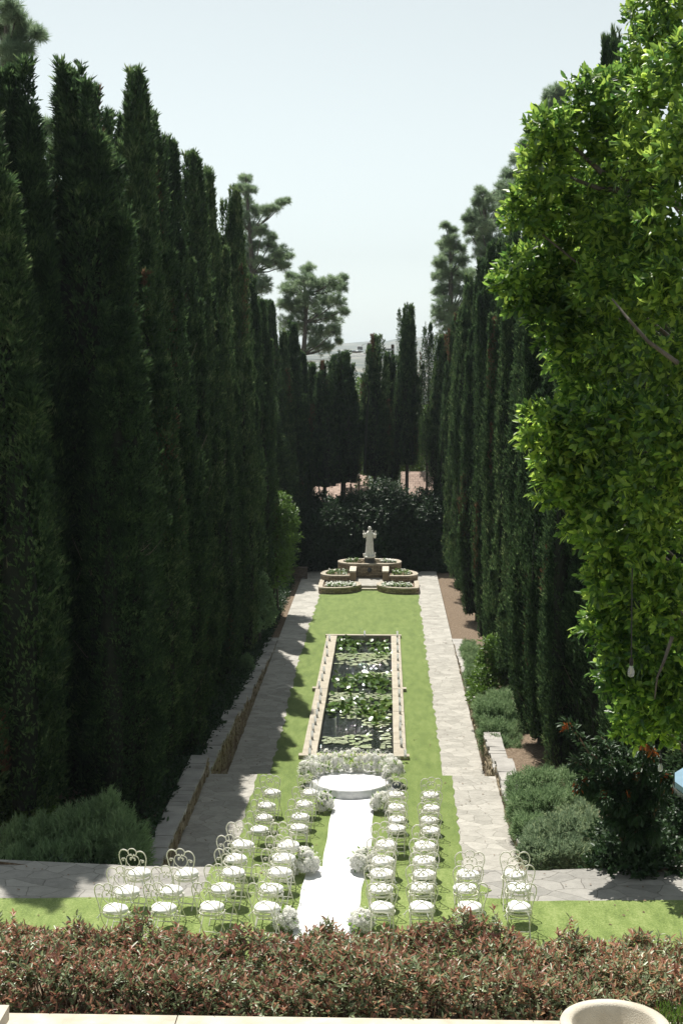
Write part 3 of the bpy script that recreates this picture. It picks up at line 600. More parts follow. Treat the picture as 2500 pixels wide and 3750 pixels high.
limbs.append(([at(2500, 760, zc=15.2), at(2400, 700, zc=14.6), at(2290, 655, zc=14.3), at(2200, 630, zc=14.1), at(2120, 555, zc=14.1), at(2075, 520, zc=14.2)], [.05, .04, .034, .028, .02, .012]))
limbs.append(([at(2290, 700, zc=14.3), at(2190, 690, zc=14.1), at(2110, 660, zc=14.1), at(2050, 630, zc=14.3)], [.03, .024, .018, .01]))
limbs.append(([at(2480, 1330, zc=13), at(2370, 1250, zc=12.9), at(2300, 1170, zc=12.9), at(2240, 1095, zc=13.1)], [.024, .018, .014, .008]))
limbs.append(([at(2460, 2330, zc=12.9), at(2430, 2420, zc=12.9), at(2405, 2480, zc=12.9), at(2395, 2560, zc=13)], [.018, .014, .010, .006]))
broad('leafy_tree', 'big tree with glossy bright green oval leaves filling the right side', 'tree', cs, rs, [M['ficus']], 520, 8, .104, .044, trunk=limbs, origin=tb, part='crown', up=.25, droop=.12, fill=.35, tlen=.13)

def bush(name, label, cat_, spec, mats, ntw, per, L, Wd, group=None, stems=True, **kw):
    """spec: (u, v, r_px, zc) boughs"""
    c = [at(u, v, zc=z) for u, v, r, z in spec]; r = [r / FPX * z for u, v, r, z in spec]
    o = Vector((sum(p.x for p in c) / len(c), sum(p.y for p in c) / len(c), 0)); o.z = bank(o.x, o.y)
    tr = [([o + Vector((random.uniform(-.15, .15), random.uniform(-.15, .15), -.05)), o.lerp(p, .5) + Vector((0, 0, .1)), p], [.05, .035, .012]) for p in c[::2]] if stems else None
    return broad(name, label, cat_, c, r, mats, ntw, per, L, Wd, trunk=tr, origin=o, group=group, **kw)
# dark hedge behind the statue
hd = []
for k in range(34):
    u = 1085 + 555 * (k % 17) / 16 + random.uniform(-12, 12); v = (1896 if k < 17 else 1985) + random.uniform(-35, 35)
    hd.append((u, v, random.uniform(55, 80), 89.5 + random.uniform(-.8, .8)))
for k in range(14): hd.append((1090 + 550 * k / 13, 2075 + random.uniform(-8, 8), 42, 89.3))
hd += [(1310, 1850, 42, 90), (1400, 1815, 50, 89.5), (1450, 1850, 55, 89), (1545, 1850, 45, 90), (1180, 1850, 38, 90)]
bush('hedge', 'dark glossy evergreen hedge closing the garden behind the statue', 'hedge', hd, [M['shrub']], 520, 7, .17, .075, up=.2, fill=.4, spread=1.0)
bush('shrub', 'rounded sunlit shrub of small bright leaves standing left of the planters', 'shrub', [(1010, 1860, 55, 74), (1030, 1960, 62, 74), (1020, 2040, 60, 73.5), (985, 1980, 60, 74), (985, 1830, 35, 75), (1040, 1900, 50, 74), (1000, 2100, 55, 73)], [M['bright']], 620, 7, .11, .05, fill=.4)
bush('shrub', 'pale variegated shrub against the foot of the left cypresses', 'shrub', [(945, 2130, 34, 66), (965, 2190, 36, 66), (935, 2210, 38, 65.5), (955, 2260, 40, 65), (920, 2290, 35, 64), (985, 2240, 26, 66)], [M['juniper']], 620, 7, .09, .045, fill=.4)
bush('shrub', 'small sprig of light green growing over the end of the left wall', 'shrub', [(903, 2420, 16, 58), (905, 2450, 20, 58), (898, 2480, 16, 57.8)], [M['juniper']], 700, 7, .09, .03, up=.8)
bush('shrub', 'bright leafy shrub in a gap of the shaded trees at the far left', 'shrub', [(100, 2770, 40, 33), (110, 2850, 60, 33), (90, 2930, 55, 33), (150, 2960, 45, 33), (60, 2990, 40, 33)], [M['bright']], 500, 7, .10, .045, fill=.5)
bush('small_tree', 'sunny small tree between the right wall and the cypresses', 'tree', [(1800, 2370, 34, 52), (1790, 2440, 42, 52), (1830, 2420, 34, 52.5), (1770, 2500, 44, 51.5), (1815, 2510, 42, 52), (1760, 2560, 38, 51), (1800, 2580, 36, 51.5), (1845, 2350, 22, 53)], [M['bright']], 620, 7, .10, .045, fill=.45)
# feathery junipers and rosemary
def feathery(name, label, spec, m, n, L, up=.7, wd=.02, cat_='shrub', group=None):
    c = [at(u, v, zc=z) for u, v, r, z in spec]; rr = [r / FPX * z for u, v, r, z in spec]
    o = Vector((sum(p.x for p in c) / len(c), sum(p.y for p in c) / len(c), 0)); o.z = bank(o.x, o.y)
    t = thing(name, label, cat_, o, 0, group); parts = []
    for p, r in zip(c, rr):
        k = int(n * r); d = rdir(k); q = 1 - .5 * rng.random(k) ** 1.5
        lump = 1 + .2 * np.sin(d[:, 0] * 6 + p.x * 3) + .15 * np.sin(d[:, 2] * 7 + p.z * 2)
        P = np.array(p - o) + d * (r * q * lump)[:, None]; T = nrm(d + np.array([0, 0, up]) + rng.normal(size=(k, 3)) * .35)
        for s in range(6):
            D = T + rng.normal(size=(k, 3)) * (.12 if s == 0 else .5)
            V, Q = blades(P + T * L * (.0, .15, .3, .45, .6, .75)[s], D, rdir(k), L * (1.15 if s == 0 else .5) * rng.uniform(.6, 1.2, k), wd); parts.append((V, Q, 0))
    V, Q, MI = cat(parts); obj('foliage', np_mesh('foliage', V, Q, MI, m), t)
    b = MB()
    for p in c[::2]: b.tube([Vector((0, 0, -.05)), (p - o) * .5, p - o], [.04, .03, .01], 5)
    b.build('stem', M['bark'], t); return t
feathery('juniper', 'grey-green juniper spilling over the right wall below the small tree', [(1785, 2620, 46, 47), (1840, 2630, 52, 47), (1800, 2690, 50, 46), (1855, 2710, 50, 46), (1830, 2580, 44, 48), (1880, 2670, 44, 47), (1825, 2745, 34, 45), (1880, 2760, 34, 45)], M['juniper'], 2600, .20)
feathery('juniper', 'small grey juniper high on the right wall near its far end', [(1712, 2380, 24, 58), (1725, 2400, 28, 57), (1738, 2440, 34, 56), (1732, 2480, 32, 55), (1748, 2540, 32, 53), (1765, 2590, 30, 50)], M['juniper'], 2200, .2)
feathery('juniper', 'broad feathery juniper beside the near right wall, left of the red-tipped shrub', [(1910, 2900, 55, 35.5), (1980, 2880, 62, 35.5), (2060, 2880, 55, 36), (1920, 2970, 62, 34.5), (2000, 2960, 70, 34.5), (2090, 2950, 60, 35), (1930, 3040, 50, 33.5), (2150, 2930, 45, 36)], M['juniper'], 2600, .2)
feathery('rosemary_bush', 'pale silvery rosemary bush over the near crossing path on the right', [(1985, 3090, 62, 31.5), (2060, 3060, 72, 31.5), (2150, 3070, 75, 31.5), (1990, 3150, 52, 30.8), (2080, 3140, 66, 30.8), (2180, 3150, 60, 30.8), (1945, 3120, 40, 31), (2230, 3180, 50, 30.6), (2120, 3010, 60, 32.3)], M['rosemary'], 2600, .19, up=.9)
feathery('juniper', 'shaded dark juniper behind the chairs at the left end of the crossing path', [(60, 3110, 90, 31), (170, 3090, 90, 31), (290, 3050, 85, 31), (390, 3010, 85, 31.2), (440, 3080, 80, 30.6), (330, 3130, 85, 30.4), (200, 3170, 70, 30), (60, 3190, 70, 30), (480, 3140, 55, 30.2)], M['juniper'], 1800, .24, up=1.1)
# shrub with orange new leaves on long arching twigs
def arching():
    base = at(2330, 3120, zc=28); base.z = bank(base.x, base.y)
    t = thing('red_tipped_shrub', 'dark arching shrub with orange-red new leaf clusters at right', 'shrub', base)
    ends = [(2068, 2652, 27.5, 1), (2095, 2790, 27.2, 0), (2140, 2850, 27, 1), (2110, 2880, 27, 1), (2200, 2700, 27.4, 0), (2230, 2800, 27, 0), (2280, 2820, 27, 1), (2360, 2730, 26.4, 1), (2390, 2750, 26.4, 1), (2330, 2830, 27, 1), (2210, 2930, 26.8, 0), (2270, 2960, 26.8, 0), (2330, 3000, 26.8, 0), (2440, 2840, 26.5, 1), (2470, 2870, 26.3, 1), (2300, 2900, 27, 1), (2240, 3010, 27, 0), (2380, 2930, 27, 0), (2160, 2760, 27.3, 0), (2210, 2900, 27, 1), (2400, 3060, 27, 0), (2320, 3080, 27, 0)]
    st = MB(); parts = []
    for u, v, zc, red in ends:
        e = at(u, v, zc=zc) - base; mid = e * .62 + Vector((0, 0, .9)); a = Vector((0, 0, 0)); pts = [a.lerp(mid, s).lerp(mid.lerp(e, s), s) for s in [i / 8 for i in range(9)]]
        st.tube(pts, [.03 - .0027 * i for i in range(9)], 5)
        for i in range(26):
            s = random.uniform(.35, 1); j = min(7, int(s * 8)); p = pts[j].lerp(pts[j + 1], s * 8 - j); n = 12
            T = np.array((pts[j + 1] - pts[j]).normalized()); T = np.tile(T, (n, 1)); a_ = rdir(n)
            P = np.array(p) + a_ * .1; D = nrm(T * .6 + a_ * .8 + np.array([0, 0, -.35])); V, Q = leaves(P, D, np.tile([0, 0, 1.], (n, 1)) + a_ * .3, rng.uniform(.09, .16, n), .05, droop=.2); parts.append((V, Q, 0))
        if red and u % 3 != 0:
            n = 20; P = np.array(e) + rng.normal(size=(n, 3)) * .035; D = rdir(n) * .6 + np.array([0, 0, -.8]); V, Q = leaves(P, D, rdir(n), rng.uniform(.1, .17, n), .035, droop=.2); parts.append((V, Q, 1))
    V, Q, MI = cat(parts); obj('foliage', np_mesh('foliage', V, Q, MI, [M['shrub'], M['orange']]), t); st.build('stem', M['twig'], t)
arching()
bush('shrub', 'big shaded evergreen mass below the leafy tree at the right edge', 'shrub', [(2260, 3060, 70, 30), (2360, 2960, 90, 31), (2460, 2960, 90, 31), (2350, 3100, 90, 29.5), (2460, 3110, 90, 29.5), (2300, 3180, 60, 29), (2420, 3200, 60, 29), (2520, 3050, 80, 30), (2330, 2830, 70, 32.5), (2240, 2900, 60, 33), (2250, 3150, 60, 27.8), (2330, 3170, 62, 27.6), (2400, 3180, 60, 27.6), (2290, 3090, 60, 28), (2380, 3090, 60, 27.8), (2470, 3170, 60, 27.8), (2190, 3190, 45, 28)], [M['shrub']], 330, 7, .12, .055, fill=.4)

# dark leaves added to stand for shaded soil along the left row, and litter on the paving
rng = np.random.default_rng(31); n = 5200; y = rng.uniform(E1 + .6, 84, n); x = XL - .42 - rng.random(n) ** 1.4 * 2.6 - .05
z = np.array([bank(a, b) if a < XL - .1 else 0 for a, b in zip(x, y)]); P0 = np.stack([x, y, z], 1); parts = []
for k in range(7):
    D = nrm(rdir(n) + np.array([.25, 0, .9])); V, Q = leaves(P0 + rng.normal(size=(n, 3)) * .10 + np.array([0, 0, .16]), D, rdir(n) + np.array([0, 0, 1.]), rng.uniform(.1, .2, n), .06, droop=.2); parts.append((V, Q, 0))
V, Q, MI = cat(parts); tag(obj('shade_leaves', np_mesh('shade_leaves', V, Q, MI, M['shrub'])), 'low dark ground cover added in place of deep shade along the left wall', 'ground cover', kind='stuff')
n = 420; pts = []
while len(pts) < n:
    yy = random.uniform(18, 84); xx = random.uniform(-7, 6)
    if yy < E1: zz = Z1
    elif not (XL + .1 < xx < XR - .1): continue
    elif yy < E2: zz = Z2
    else:
        zz = Z3
        if -2.9 < xx < 1.0 or yy > FY - .5: continue
    if random.random() > (1 if abs(xx + 1) > 2.6 else .25): continue
    pts.append((xx, yy, zz + .022))
P0 = np.array(pts); V, Q = leaves(P0, rdir(n) * np.array([1, 1, .08]), np.tile([0, 0, 1.], (n, 1)) + rng.normal(size=(n, 3)) * .2, rng.uniform(.04, .10, n), rng.uniform(.02, .045, n), fold=.3)
tag(obj('fallen_leaves', np_mesh('fallen_leaves', V, Q, np.zeros(len(Q)), M['twig'])), 'scattered dry brown leaves lying on the paving and the turf', 'fallen leaves', kind='stuff')

# ------------------------------------------------------------------ pines beyond the garden
def pine(label, trunk_uv, zc, blobs, group='hazy pines beyond the cypresses', nt=9):
    """trunk_uv: pixels along the trunk from the foot up; blobs: (u, v, r_px)"""
    pts = [at(u, v, zc=zc) for u, v in trunk_uv]; base = pts[0].copy(); base.z = bank(base.x, base.y)
    t = thing('pine_tree', label, 'pine tree', base, 0, group); b = MB(); loc = [Vector((0, 0, 0))] + [p - base for p in pts]
    n = len(loc); b.tube(loc, [.28 * (1 - .85 * i / (n - 1)) for i in range(n)], 7); parts = []
    for u, v, r in blobs:
        c = at(u, v, zc=zc + random.uniform(-1.2, 1.2)) - base; R = r / FPX * zc
        near = min(loc, key=lambda q: (q - c).length + (3 if q.z > c.z else 0)); s = Vector((near.x, near.y, min(near.z, c.z - .15)))
        b.tube([s, s.lerp(c, .5) + Vector((0, 0, -.15)), c], [.07, .045, .02], 5)
        for j in range(int(nt * R * 6.0) + 5):
            d = Vector(rdir(1)[0]) * R * random.uniform(.35, 1.25); tip = c + Vector((d.x, d.y, d.z * .75))
            if j % 2 == 0: b.tube([c, c.lerp(tip, .6) + Vector((0, 0, -.05)), tip], [.02, .014, .008], 4)
            m = 60; a_ = rdir(m); up = np.array([0, 0, .55]); D = nrm(a_ + up + np.array(d.normalized()) * .6)
            V, Q = blades(np.tile(np.array(tip), (m, 1)) - np.array(d.normalized()) * rng.uniform(0, .22, m)[:, None], D + np.array([0, 0, -.15]), rdir(m), rng.uniform(.25, .42, m), .02); parts.append((V, Q, 0))
    V, Q, MI = cat(parts); obj('crown', np_mesh('pine_crown', V, Q, MI, M['pine']), t); b.build('trunk', M['bark'], t)
pine('pine with tufted branches entering at the top left corner', [(40, 900), (25, 500), (20, 200), (30, 60), (10, -80)], 52,
     [(20, 30, 45), (60, 60, 38), (30, 110, 45), (85, 110, 38), (130, 125, 26), (60, 160, 40), (100, 185, 30), (20, 180, 42), (40, 220, 36), (0, 100, 50), (70, 200, 32), (150, 135, 14), (30, 250, 28), (180, 470, 40), (190, 540, 35)])
pine('pine with a ragged open crown above the middle of the left cypress row', [(950, 1300), (925, 1000), (915, 850), (905, 720), (900, 650)], 100,
     [(900, 655, 26), (880, 690, 20), (915, 700, 30), (900, 745, 38), (940, 780, 36), (885, 800, 35), (975, 770, 26), (920, 835, 45), (1005, 765, 18), (1030, 745, 22), (1048, 738, 14), (960, 850, 34), (930, 900, 48), (985, 900, 32), (1000, 870, 20), (1030, 925, 34), (1055, 940, 20), (960, 960, 38), (1010, 960, 36), (1040, 975, 22), (905, 950, 45), (930, 1010, 50), (900, 1050, 45), (960, 1050, 45), (880, 900, 30)])
pine('wide pine with a drooping rounded crown left of the sky gap', [(1090, 1450), (1110, 1300), (1120, 1180), (1115, 1080), (1120, 990)], 104,
     [(1125, 985, 28), (1110, 1030, 42), (1150, 1035, 34), (1065, 1010, 22), (1070, 1060, 38), (1180, 1050, 34), (1215, 1035, 32), (1255, 1020, 18), (1245, 1055, 28), (1130, 1090, 45), (1190, 1100, 42), (1235, 1105, 36), (1095, 1130, 48), (1160, 1150, 48), (1215, 1165, 44), (1255, 1140, 22), (1120, 1200, 48), (1175, 1220, 46), (1225, 1215, 34), (1060, 1120, 40), (1060, 1180, 45), (1050, 1060, 30), (1150, 1270, 40), (1200, 1270, 28), (1040, 1110, 30), (1240, 1250, 14)])
pine('slender pine with tiered branches rising above the right cypress row', [(1640, 1400), (1650, 1150), (1650, 1000), (1648, 900), (1640, 820)], 100,
     [(1632, 828, 18), (1660, 845, 14), (1645, 870, 26), (1625, 900, 26), (1660, 900, 28), (1690, 915, 16), (1645, 940, 38), (1615, 960, 30), (1690, 960, 30), (1640, 1000, 42), (1605, 1010, 28), (1690, 1010, 38), (1720, 1000, 20), (1715, 1010, 28), (1650, 1050, 48), (1610, 1070, 34), (1700, 1070, 45), (1625, 1120, 45), (1680, 1130, 50), (1620, 1170, 38), (1670, 1190, 48), (1640, 1230, 38), (1600, 1150, 25), (1740, 1060, 30)])
pine('tall hazy pine behind the leafy tree on the right', [(1960, 1200), (1960, 800), (1990, 600), (2020, 420), (2035, 320)], 92,
     [(2040, 330, 32), (2010, 350, 30), (2065, 345, 26), (2030, 385, 44), (2070, 400, 34), (1990, 400, 20), (2010, 450, 50), (1960, 470, 22), (1940, 500, 30), (1970, 530, 42), (1915, 530, 22), (1930, 580, 44), (1890, 590, 32), (1960, 620, 55), (1890, 640, 42), (1860, 640, 26), (1870, 690, 42), (1920, 690, 55), (1850, 720, 36), (1890, 750, 50), (1950, 740, 50), (2060, 460, 50), (2020, 540, 55), (1840, 770, 30)])
pine('broad hazy pine with upswept tufts left of the tall hazy one', [(1800, 1200), (1790, 950), (1775, 820), (1765, 720)], 98,
     [(1758, 705, 24), (1745, 740, 26), (1780, 735, 28), (1760, 780, 38), (1730, 790, 24), (1815, 720, 24), (1830, 690, 20), (1810, 770, 38), (1725, 830, 28), (1760, 830, 46), (1705, 800, 14), (1805, 830, 48), (1745, 870, 42), (1790, 885, 46), (1770, 930, 44), (1810, 940, 42), (1715, 850, 20), (1790, 980, 36), (1835, 890, 40), (1770, 1020, 24), (1715, 1100, 30), (1750, 1050, 40)])
for u, v, R, z, lb in ((1322, 1450, 60, 118, 'sunlit pale green treetop low in the sky gap'), (1570, 1560, 60, 112, 'yellow-green treetop seen through the thin end cypress'), (1345, 1620, 70, 108, 'green tree beyond the statue, seen between the end cypresses'), (1130, 1640, 80, 116, 'leafy tree beyond the left end cypresses'), (1500, 1620, 90, 118, 'leafy tree over the tiled roof on the right'), (1650, 1520, 90, 116, 'leafy tree beyond the right corner of the end row')):
    bush('tree', lb, 'tree', [(u, v, R, z), (u - R * .6, v + R * .5, R * .8, z + 1), (u + R * .6, v + R * .6, R * .8, z - 1), (u, v + R * 1.1, R, z)], [M['bright']], 260, 6, .22, .12, fill=.3)

# ------------------------------------------------------------------ houses beyond
def house(label, ur, v0, v1, zc, d=7):
    a = at(ur[0], v1, zc=zc); b_ = at(ur[1], v1, zc=zc); top = at(ur[0], v0, zc=zc + d); t = thing('house', label, 'house', (a.x, a.y, bank(a.x, a.y)))
    w = b_.x - a.x; zb = a.z - bank(a.x, a.y); zt = top.z - bank(a.x, a.y); m = MB()
    m.box(.25, .3, 0, w - .25, d * 2 - .3, zb - .05); m.build('wall', M['stucco'], t)
    r = MB(); n = [(0, 0, zb), (w, 0, zb), (w, d, zt), (0, d, zt)]; L = math.hypot(d, zt - zb)
    r.add(n, [(0, 1, 2, 3)], uvs=[[(0, 0), (w, 0), (w, L), (0, L)]]); r.add([(0, d, zt), (w, d, zt), (w, 2 * d, zb), (0, 2 * d, zb)], [(0, 1, 2, 3)], uvs=[[(0, 0), (w, 0), (w, L), (0, L)]])
    r.add([(0, 0, zb - .18), (w, 0, zb - .18), (w, 0, zb - .001), (0, 0, zb - .001)], [(0, 1, 2, 3)])
    r.add([(0, 0, zb - .01), (0, 2 * d, zb - .01), (0, d, zt - .01)], [(0, 1, 2)]); r.add([(w, 0, zb - .01), (w, 2 * d, zb - .01), (w, d, zt - .01)], [(0, 1, 2)])
    r.build('roof', M['rooftile'], t)
    wdo = MB(); wdo.box(w * .3, .22, zb - 1.9, w * .3 + 1.2, .29, zb - .8); wdo.build('window', M['dark_stone'], t)
    for xx in (.72, .85):
        c = MB(); c.box(w * xx, 1.0, zb, w * xx + .14, 1.14, zb + 1.7 * (1.2 if xx > .8 else .9)); c.build('vent_pipe', M['wood'], t)
    return t
house('house with pinkish tiled roof seen through the trunks on the right', (1470, 1700), 1725, 1960, 104)
house('house with pale pink tiled roof seen through the trunks on the left', (1110, 1345), 1735, 1850, 106, 6)

# ------------------------------------------------------------------ utility pole, lamp and cables far behind
pz = 104; pole = thing('utility_pole', 'hazy utility pole end and wires above the end cypresses', 'utility pole', at(1437, 2150, zc=pz)); po = pole.location.copy()
m = MB(); m.tube([Vector((0, 0, 0)), at(1437, 1262, zc=pz) - po], [.16, .11], 8); m.build('pole', M['wood'], pole)
m = MB(); a = at(1350, 1280, zc=pz) - po; c = at(1436, 1272, zc=pz) - po; m.box(a.x, -.06, a.z - .06, c.x + .12, .06, a.z + .06); m.build('crossarm', M['metal'], pole)
m = MB(); a = at(1353, 1270, zc=pz) - po; m.lathe([(.14, a.z - .3), (.16, a.z - .25), (.16, a.z + .2), (.1, a.z + .27)], 10, a.x, 0); m.build('transformer', M['dark_stone'], pole)
for k, (v0, v1) in enumerate(((1291, 1280), (1285, 1276), (1420, 1412), (1430, 1424))):
    m = MB(); a = at(860, v0 + 25 if k < 2 else v0 + 30, zc=pz + .2 * k) - po; c = at(1437, v1, zc=pz + .2 * k) - po
    m.tube([a.lerp(c, s / 12) + Vector((0, 0, -.5 * math.sin(PI * s / 12))) for s in range(13)], .018, 4); m.build('cable', M['metal'], pole)
sp = thing('street_lamp', 'small pale cobra-head lamp hanging on the wires above the statue', 'street lamp', at(1304, 1288, zc=pz - .3)); o_ = sp.location.copy(); k_ = pz / FPX
m = MB(); m.ball((0, 0, 0), 22 * k_, 8 * k_, 5 * k_, 12, 6); m.build('lamp_head', M['metal'], sp)
m = MB(); m.tube([(-26 * k_, 0, 0), (26 * k_, 0, .6 * k_)], 1.6 * k_, 5); m.build('mounting_bar', M['metal'], sp)
m = MB(); m.box(6 * k_, -.1, 8 * k_, 14 * k_, .1, 20 * k_, 0, .03); m.box(15 * k_, -.1, 6 * k_, 22 * k_, .1, 18 * k_, 0, .03); m.build('control_box', M['metal'], sp)
m = MB(); m.tube([(18 * k_, 0, 18 * k_), (26 * k_, 0, 27 * k_), (38 * k_, 0, 29 * k_), (52 * k_, 0, 27 * k_)], .8 * k_, 5); m.build('arm', M['metal'], sp)

# ------------------------------------------------------------------ pond
pond = thing('pond', 'long rectangular lily pond with pale stone kerb in the middle of the lawn', 'pond', ((PX0 + PX1) / 2, PY0, Z3)); px_, py_ = pond.location.x, PY0
KT = .13
yj = at(1300, 2522, z=Z3 + KT).y
m = MB()
def kerb(m, x0, x1, y0, y1):
    y = y0
    while y < y1 - .01:
        L = min(random.uniform(1.3, 1.9), y1 - y); L = y1 - y if y1 - y - L < .5 else L
        m.box(x0 - px_, y - py_ + .004, -.35, x1 - px_, y + L - py_ - .004, KT + random.uniform(-.003, .003), 0, .004); y += L
kerb(m, PX0, IX0, PY0 + .3, PY1 - .25); m.box(PX0 - .14 - px_, yj - py_, -.3, IX0 - .02 - px_, yj + .28 - py_, KT + .012)
m.build('kerb', M['kerb'], pond)
m = MB(); kerb(m, IX1, PX1, PY0 + .3, PY1 - .25); m.box(IX1 + .02 - px_, yj - py_, -.3, PX1 + .14 - px_, yj + .28 - py_, KT + .012); m.build('kerb', M['kerb'], pond)
m = MB(); m.box(PX0 - .1 - px_, 0, -.35, PX1 + .1 - px_, .3, KT + .01); m.build('kerb', M['kerb'], pond)
m = MB(); m.box(PX0 - .06 - px_, PY1 - .24 - py_, -.35, PX1 + .06 - px_, PY1 - py_, KT + .02); m.build('kerb', M['kerb'], pond)
m = MB(); m.box(IX0 - px_ - .05, .25, -.9, IX1 - px_ + .05, PY1 - .2 - py_, -.85); m.build('basin', M['dark_stone'], pond)
WZ = -.16
nn = 1; m = MB(); m.add([(IX0 - .04, PY0 + .27, WZ), (IX1 + .04, PY0 + .27, WZ), (IX1 + .04, PY1 - .2, WZ), (IX0 - .04, PY1 - .2, WZ)], [(0, 1, 2, 3)])
w_ = m.mesh('water', M['water']); w_.transform(Matrix.Translation((-px_, -py_, 0))); wo = obj('pond_water', w_, None, (px_, py_, Z3)); tag(wo, kind='structure')
WL = Z3 + WZ
# lily pads
def pad_mesh(seed, r):
    rr = random.Random(seed); b = MB(); n = 14; vs = [(0, 0, .004)]
    for k in range(n + 1):
        a = .18 + (2 * PI - .36) * k / n; q = r * rr.uniform(.93, 1.05); vs.append((q * math.cos(a), q * math.sin(a), .004 + rr.uniform(0, .012)))
    return b.add(vs, [(0, k, k + 1) for k in range(1, n + 1)]).mesh('lily_pad', PADM[seed % 2])
PADM = [noise_mat('pad_green', [(.3, (.18, .24, .09)), (.7, (.34, .40, .20))], scale=3, rough=.32, bump=.2, spec=.7, coord='Generated'), noise_mat('pad_pale', [(.3, (.22, .27, .15)), (.7, (.42, .45, .28))], scale=3, rough=.3, bump=.2, spec=.7, coord='Generated')]
pads = [pad_mesh(s, r) for s, r in enumerate((.085, .10, .12, .095, .11, .075, .13, .09))]
def zpt(x, y): return at(1000 + x * .4464, 2250 + y * .4464, z=WL + .01)
zones = [(500, 975, 322, 372, 56), (505, 940, 375, 420, 26), (700, 975, 478, 520, 26), (470, 975, 520, 560, 24), (445, 975, 645, 705, 58), (470, 640, 700, 720, 10), (520, 980, 740, 800, 34), (560, 960, 800, 860, 36), (740, 940, 860, 925, 24), (415, 600, 1012, 1062, 26), (610, 800, 985, 1100, 18), (880, 995, 960, 1105, 14)]
npad = 0; extra = MB()
for x0, x1, y0, y1, n in zones:
    done = []
    for k in range(int(n * 1.5)):
        for _ in range(12):
            p = zpt(random.uniform(x0, x1), random.uniform(y0, y1))
            if IX0 + .1 < p.x < IX1 - .1 and all((p - q).length > .13 for q in done): break
        done.append(p)
        if k >= int(n * .84):
            q_ = random.uniform(.07, .12); a0 = random.uniform(0, 6.28); zz = .03 + (k % 5) * .003
            extra.add([(p.x, p.y, WL + zz)] + [(p.x + q_ * math.cos(a0 + .2 + 5.88 * j / 12), p.y + q_ * math.sin(a0 + .2 + 5.88 * j / 12), WL + zz + random.uniform(0, .008)) for j in range(13)], [(0, j, j + 1) for j in range(1, 13)]); continue
        o = obj('lily_pad', pads[(npad * 5 + k) % 8], None, (p.x, p.y, WL + .006 + (npad % 7) * .0035)); o.rotation_euler = (0, 0, random.uniform(0, 6.28))
        o.scale = (random.uniform(.8, 1.25),) * 3; npad += 1
        tag(o, 'round flat lily pad floating on the pond', 'lily pad', 'lily pads floating on the pond')
tag(extra.build('lily_pads', PADM[1]), 'dense smaller lily pads overlapping between the bigger ones', 'lily pads', kind='stuff')
def lily_clump(x, y, rx, n, label, flowers=(), lift=.22):
    p = zpt(x, y); p.z = WL; t = thing('water_lily', label, 'water lily', p, 0, 'raised water lilies in the pond')
    rr = rx * .4464 / FPX * ((p - Vector((0, 0, CAMZ))).dot(CF)); P = rng.normal(size=(n, 3)) * np.array([rr * .5, rr * .9 + .25, 0]) ; P[:, 2] = rng.uniform(.02, lift, n)
    P[:, 0] = np.clip(P[:, 0] + p.x, IX0 + .12, IX1 - .12) - p.x
    tl = rng.normal(size=(n, 3)) * .45 + np.array([0, 0, 1.]); D = nrm(np.cross(tl, rdir(n)))
    V, Q = leaves(P, D, tl, rng.uniform(.17, .27, n), rng.uniform(.16, .24, n), fold=.2, wide=(.62, .62)); obj('foliage', np_mesh('foliage', V, Q, np.zeros(len(Q)), M['lilyleaf']), t)
    st = MB()
    for k in range(0, n, 3): st.tube([(P[k][0], P[k][1], 0), (P[k][0], P[k][1], P[k][2])], .006, 4)
    st.build('stem', M['twig'], t)
    for fx, fy, col in flowers:
        q = zpt(fx, fy) - p; fl = MB()
        for ring, (nr, el, L) in enumerate(((8, .35, .034), (7, .8, .028), (5, 1.25, .02))):
            for k in range(nr):
                a = 2 * PI * k / nr + ring; d = Vector((math.cos(a) * math.cos(el), math.sin(a) * math.cos(el), math.sin(el))); s = Vector((-math.sin(a), math.cos(a), 0)) * .014
                b0 = Vector((q.x, q.y, .20)); fl.add([b0, b0 + d * L * .5 + s, b0 + d * L, b0 + d * L * .5 - s], [(0, 1, 2, 3)])
        fl.build('flower', M[col], t)
lily_clump(560, 250, 80, 90, 'raised dark lily leaves in the pond\'s far left corner', [(575, 235, 'yellow')])
lily_clump(660, 270, 80, 90, 'raised lily leaves beside the far fountain jet', [(770, 318, 'yellow')])
lily_clump(860, 255, 100, 60, 'flat bronze and green lily leaves in the pond\'s far right corner', [(908, 235, 'pink')], .1)
lily_clump(890, 300, 60, 40, 'bronze lily leaves below the far right corner clump', [(795, 365, 'pink')], .1)
lily_clump(600, 590, 110, 90, 'raised lily leaves at the middle of the pond, left half', [(510, 600, 'yellow')])
lily_clump(790, 560, 110, 110, 'thick raised lily leaves behind the middle fountain jet', [(600, 545, 'yellow')])
lily_clump(880, 590, 90, 90, 'raised lily leaves at the middle of the pond, right half', [(938, 598, 'yellow')])
lily_clump(600, 780, 70, 60, 'raised lily clump with a yellow bloom in front of the middle jet', [(604, 765, 'yellow'), (645, 820, 'yellow')])
lily_clump(760, 790, 120, 90, 'broad lily clump between the middle and near jets', [(725, 790, 'yellow'), (820, 725, 'yellow')])
lily_clump(930, 760, 60, 50, 'lily leaves with a pale bloom against the right kerb', [(955, 765, 'yellow')])
lily_clump(860, 860, 80, 70, 'bronze-edged lily clump nearest the white flower arrangement', [(915, 845, 'yellow')])
lily_clump(480, 790, 50, 40, 'withered brown lily stalks against the left kerb')
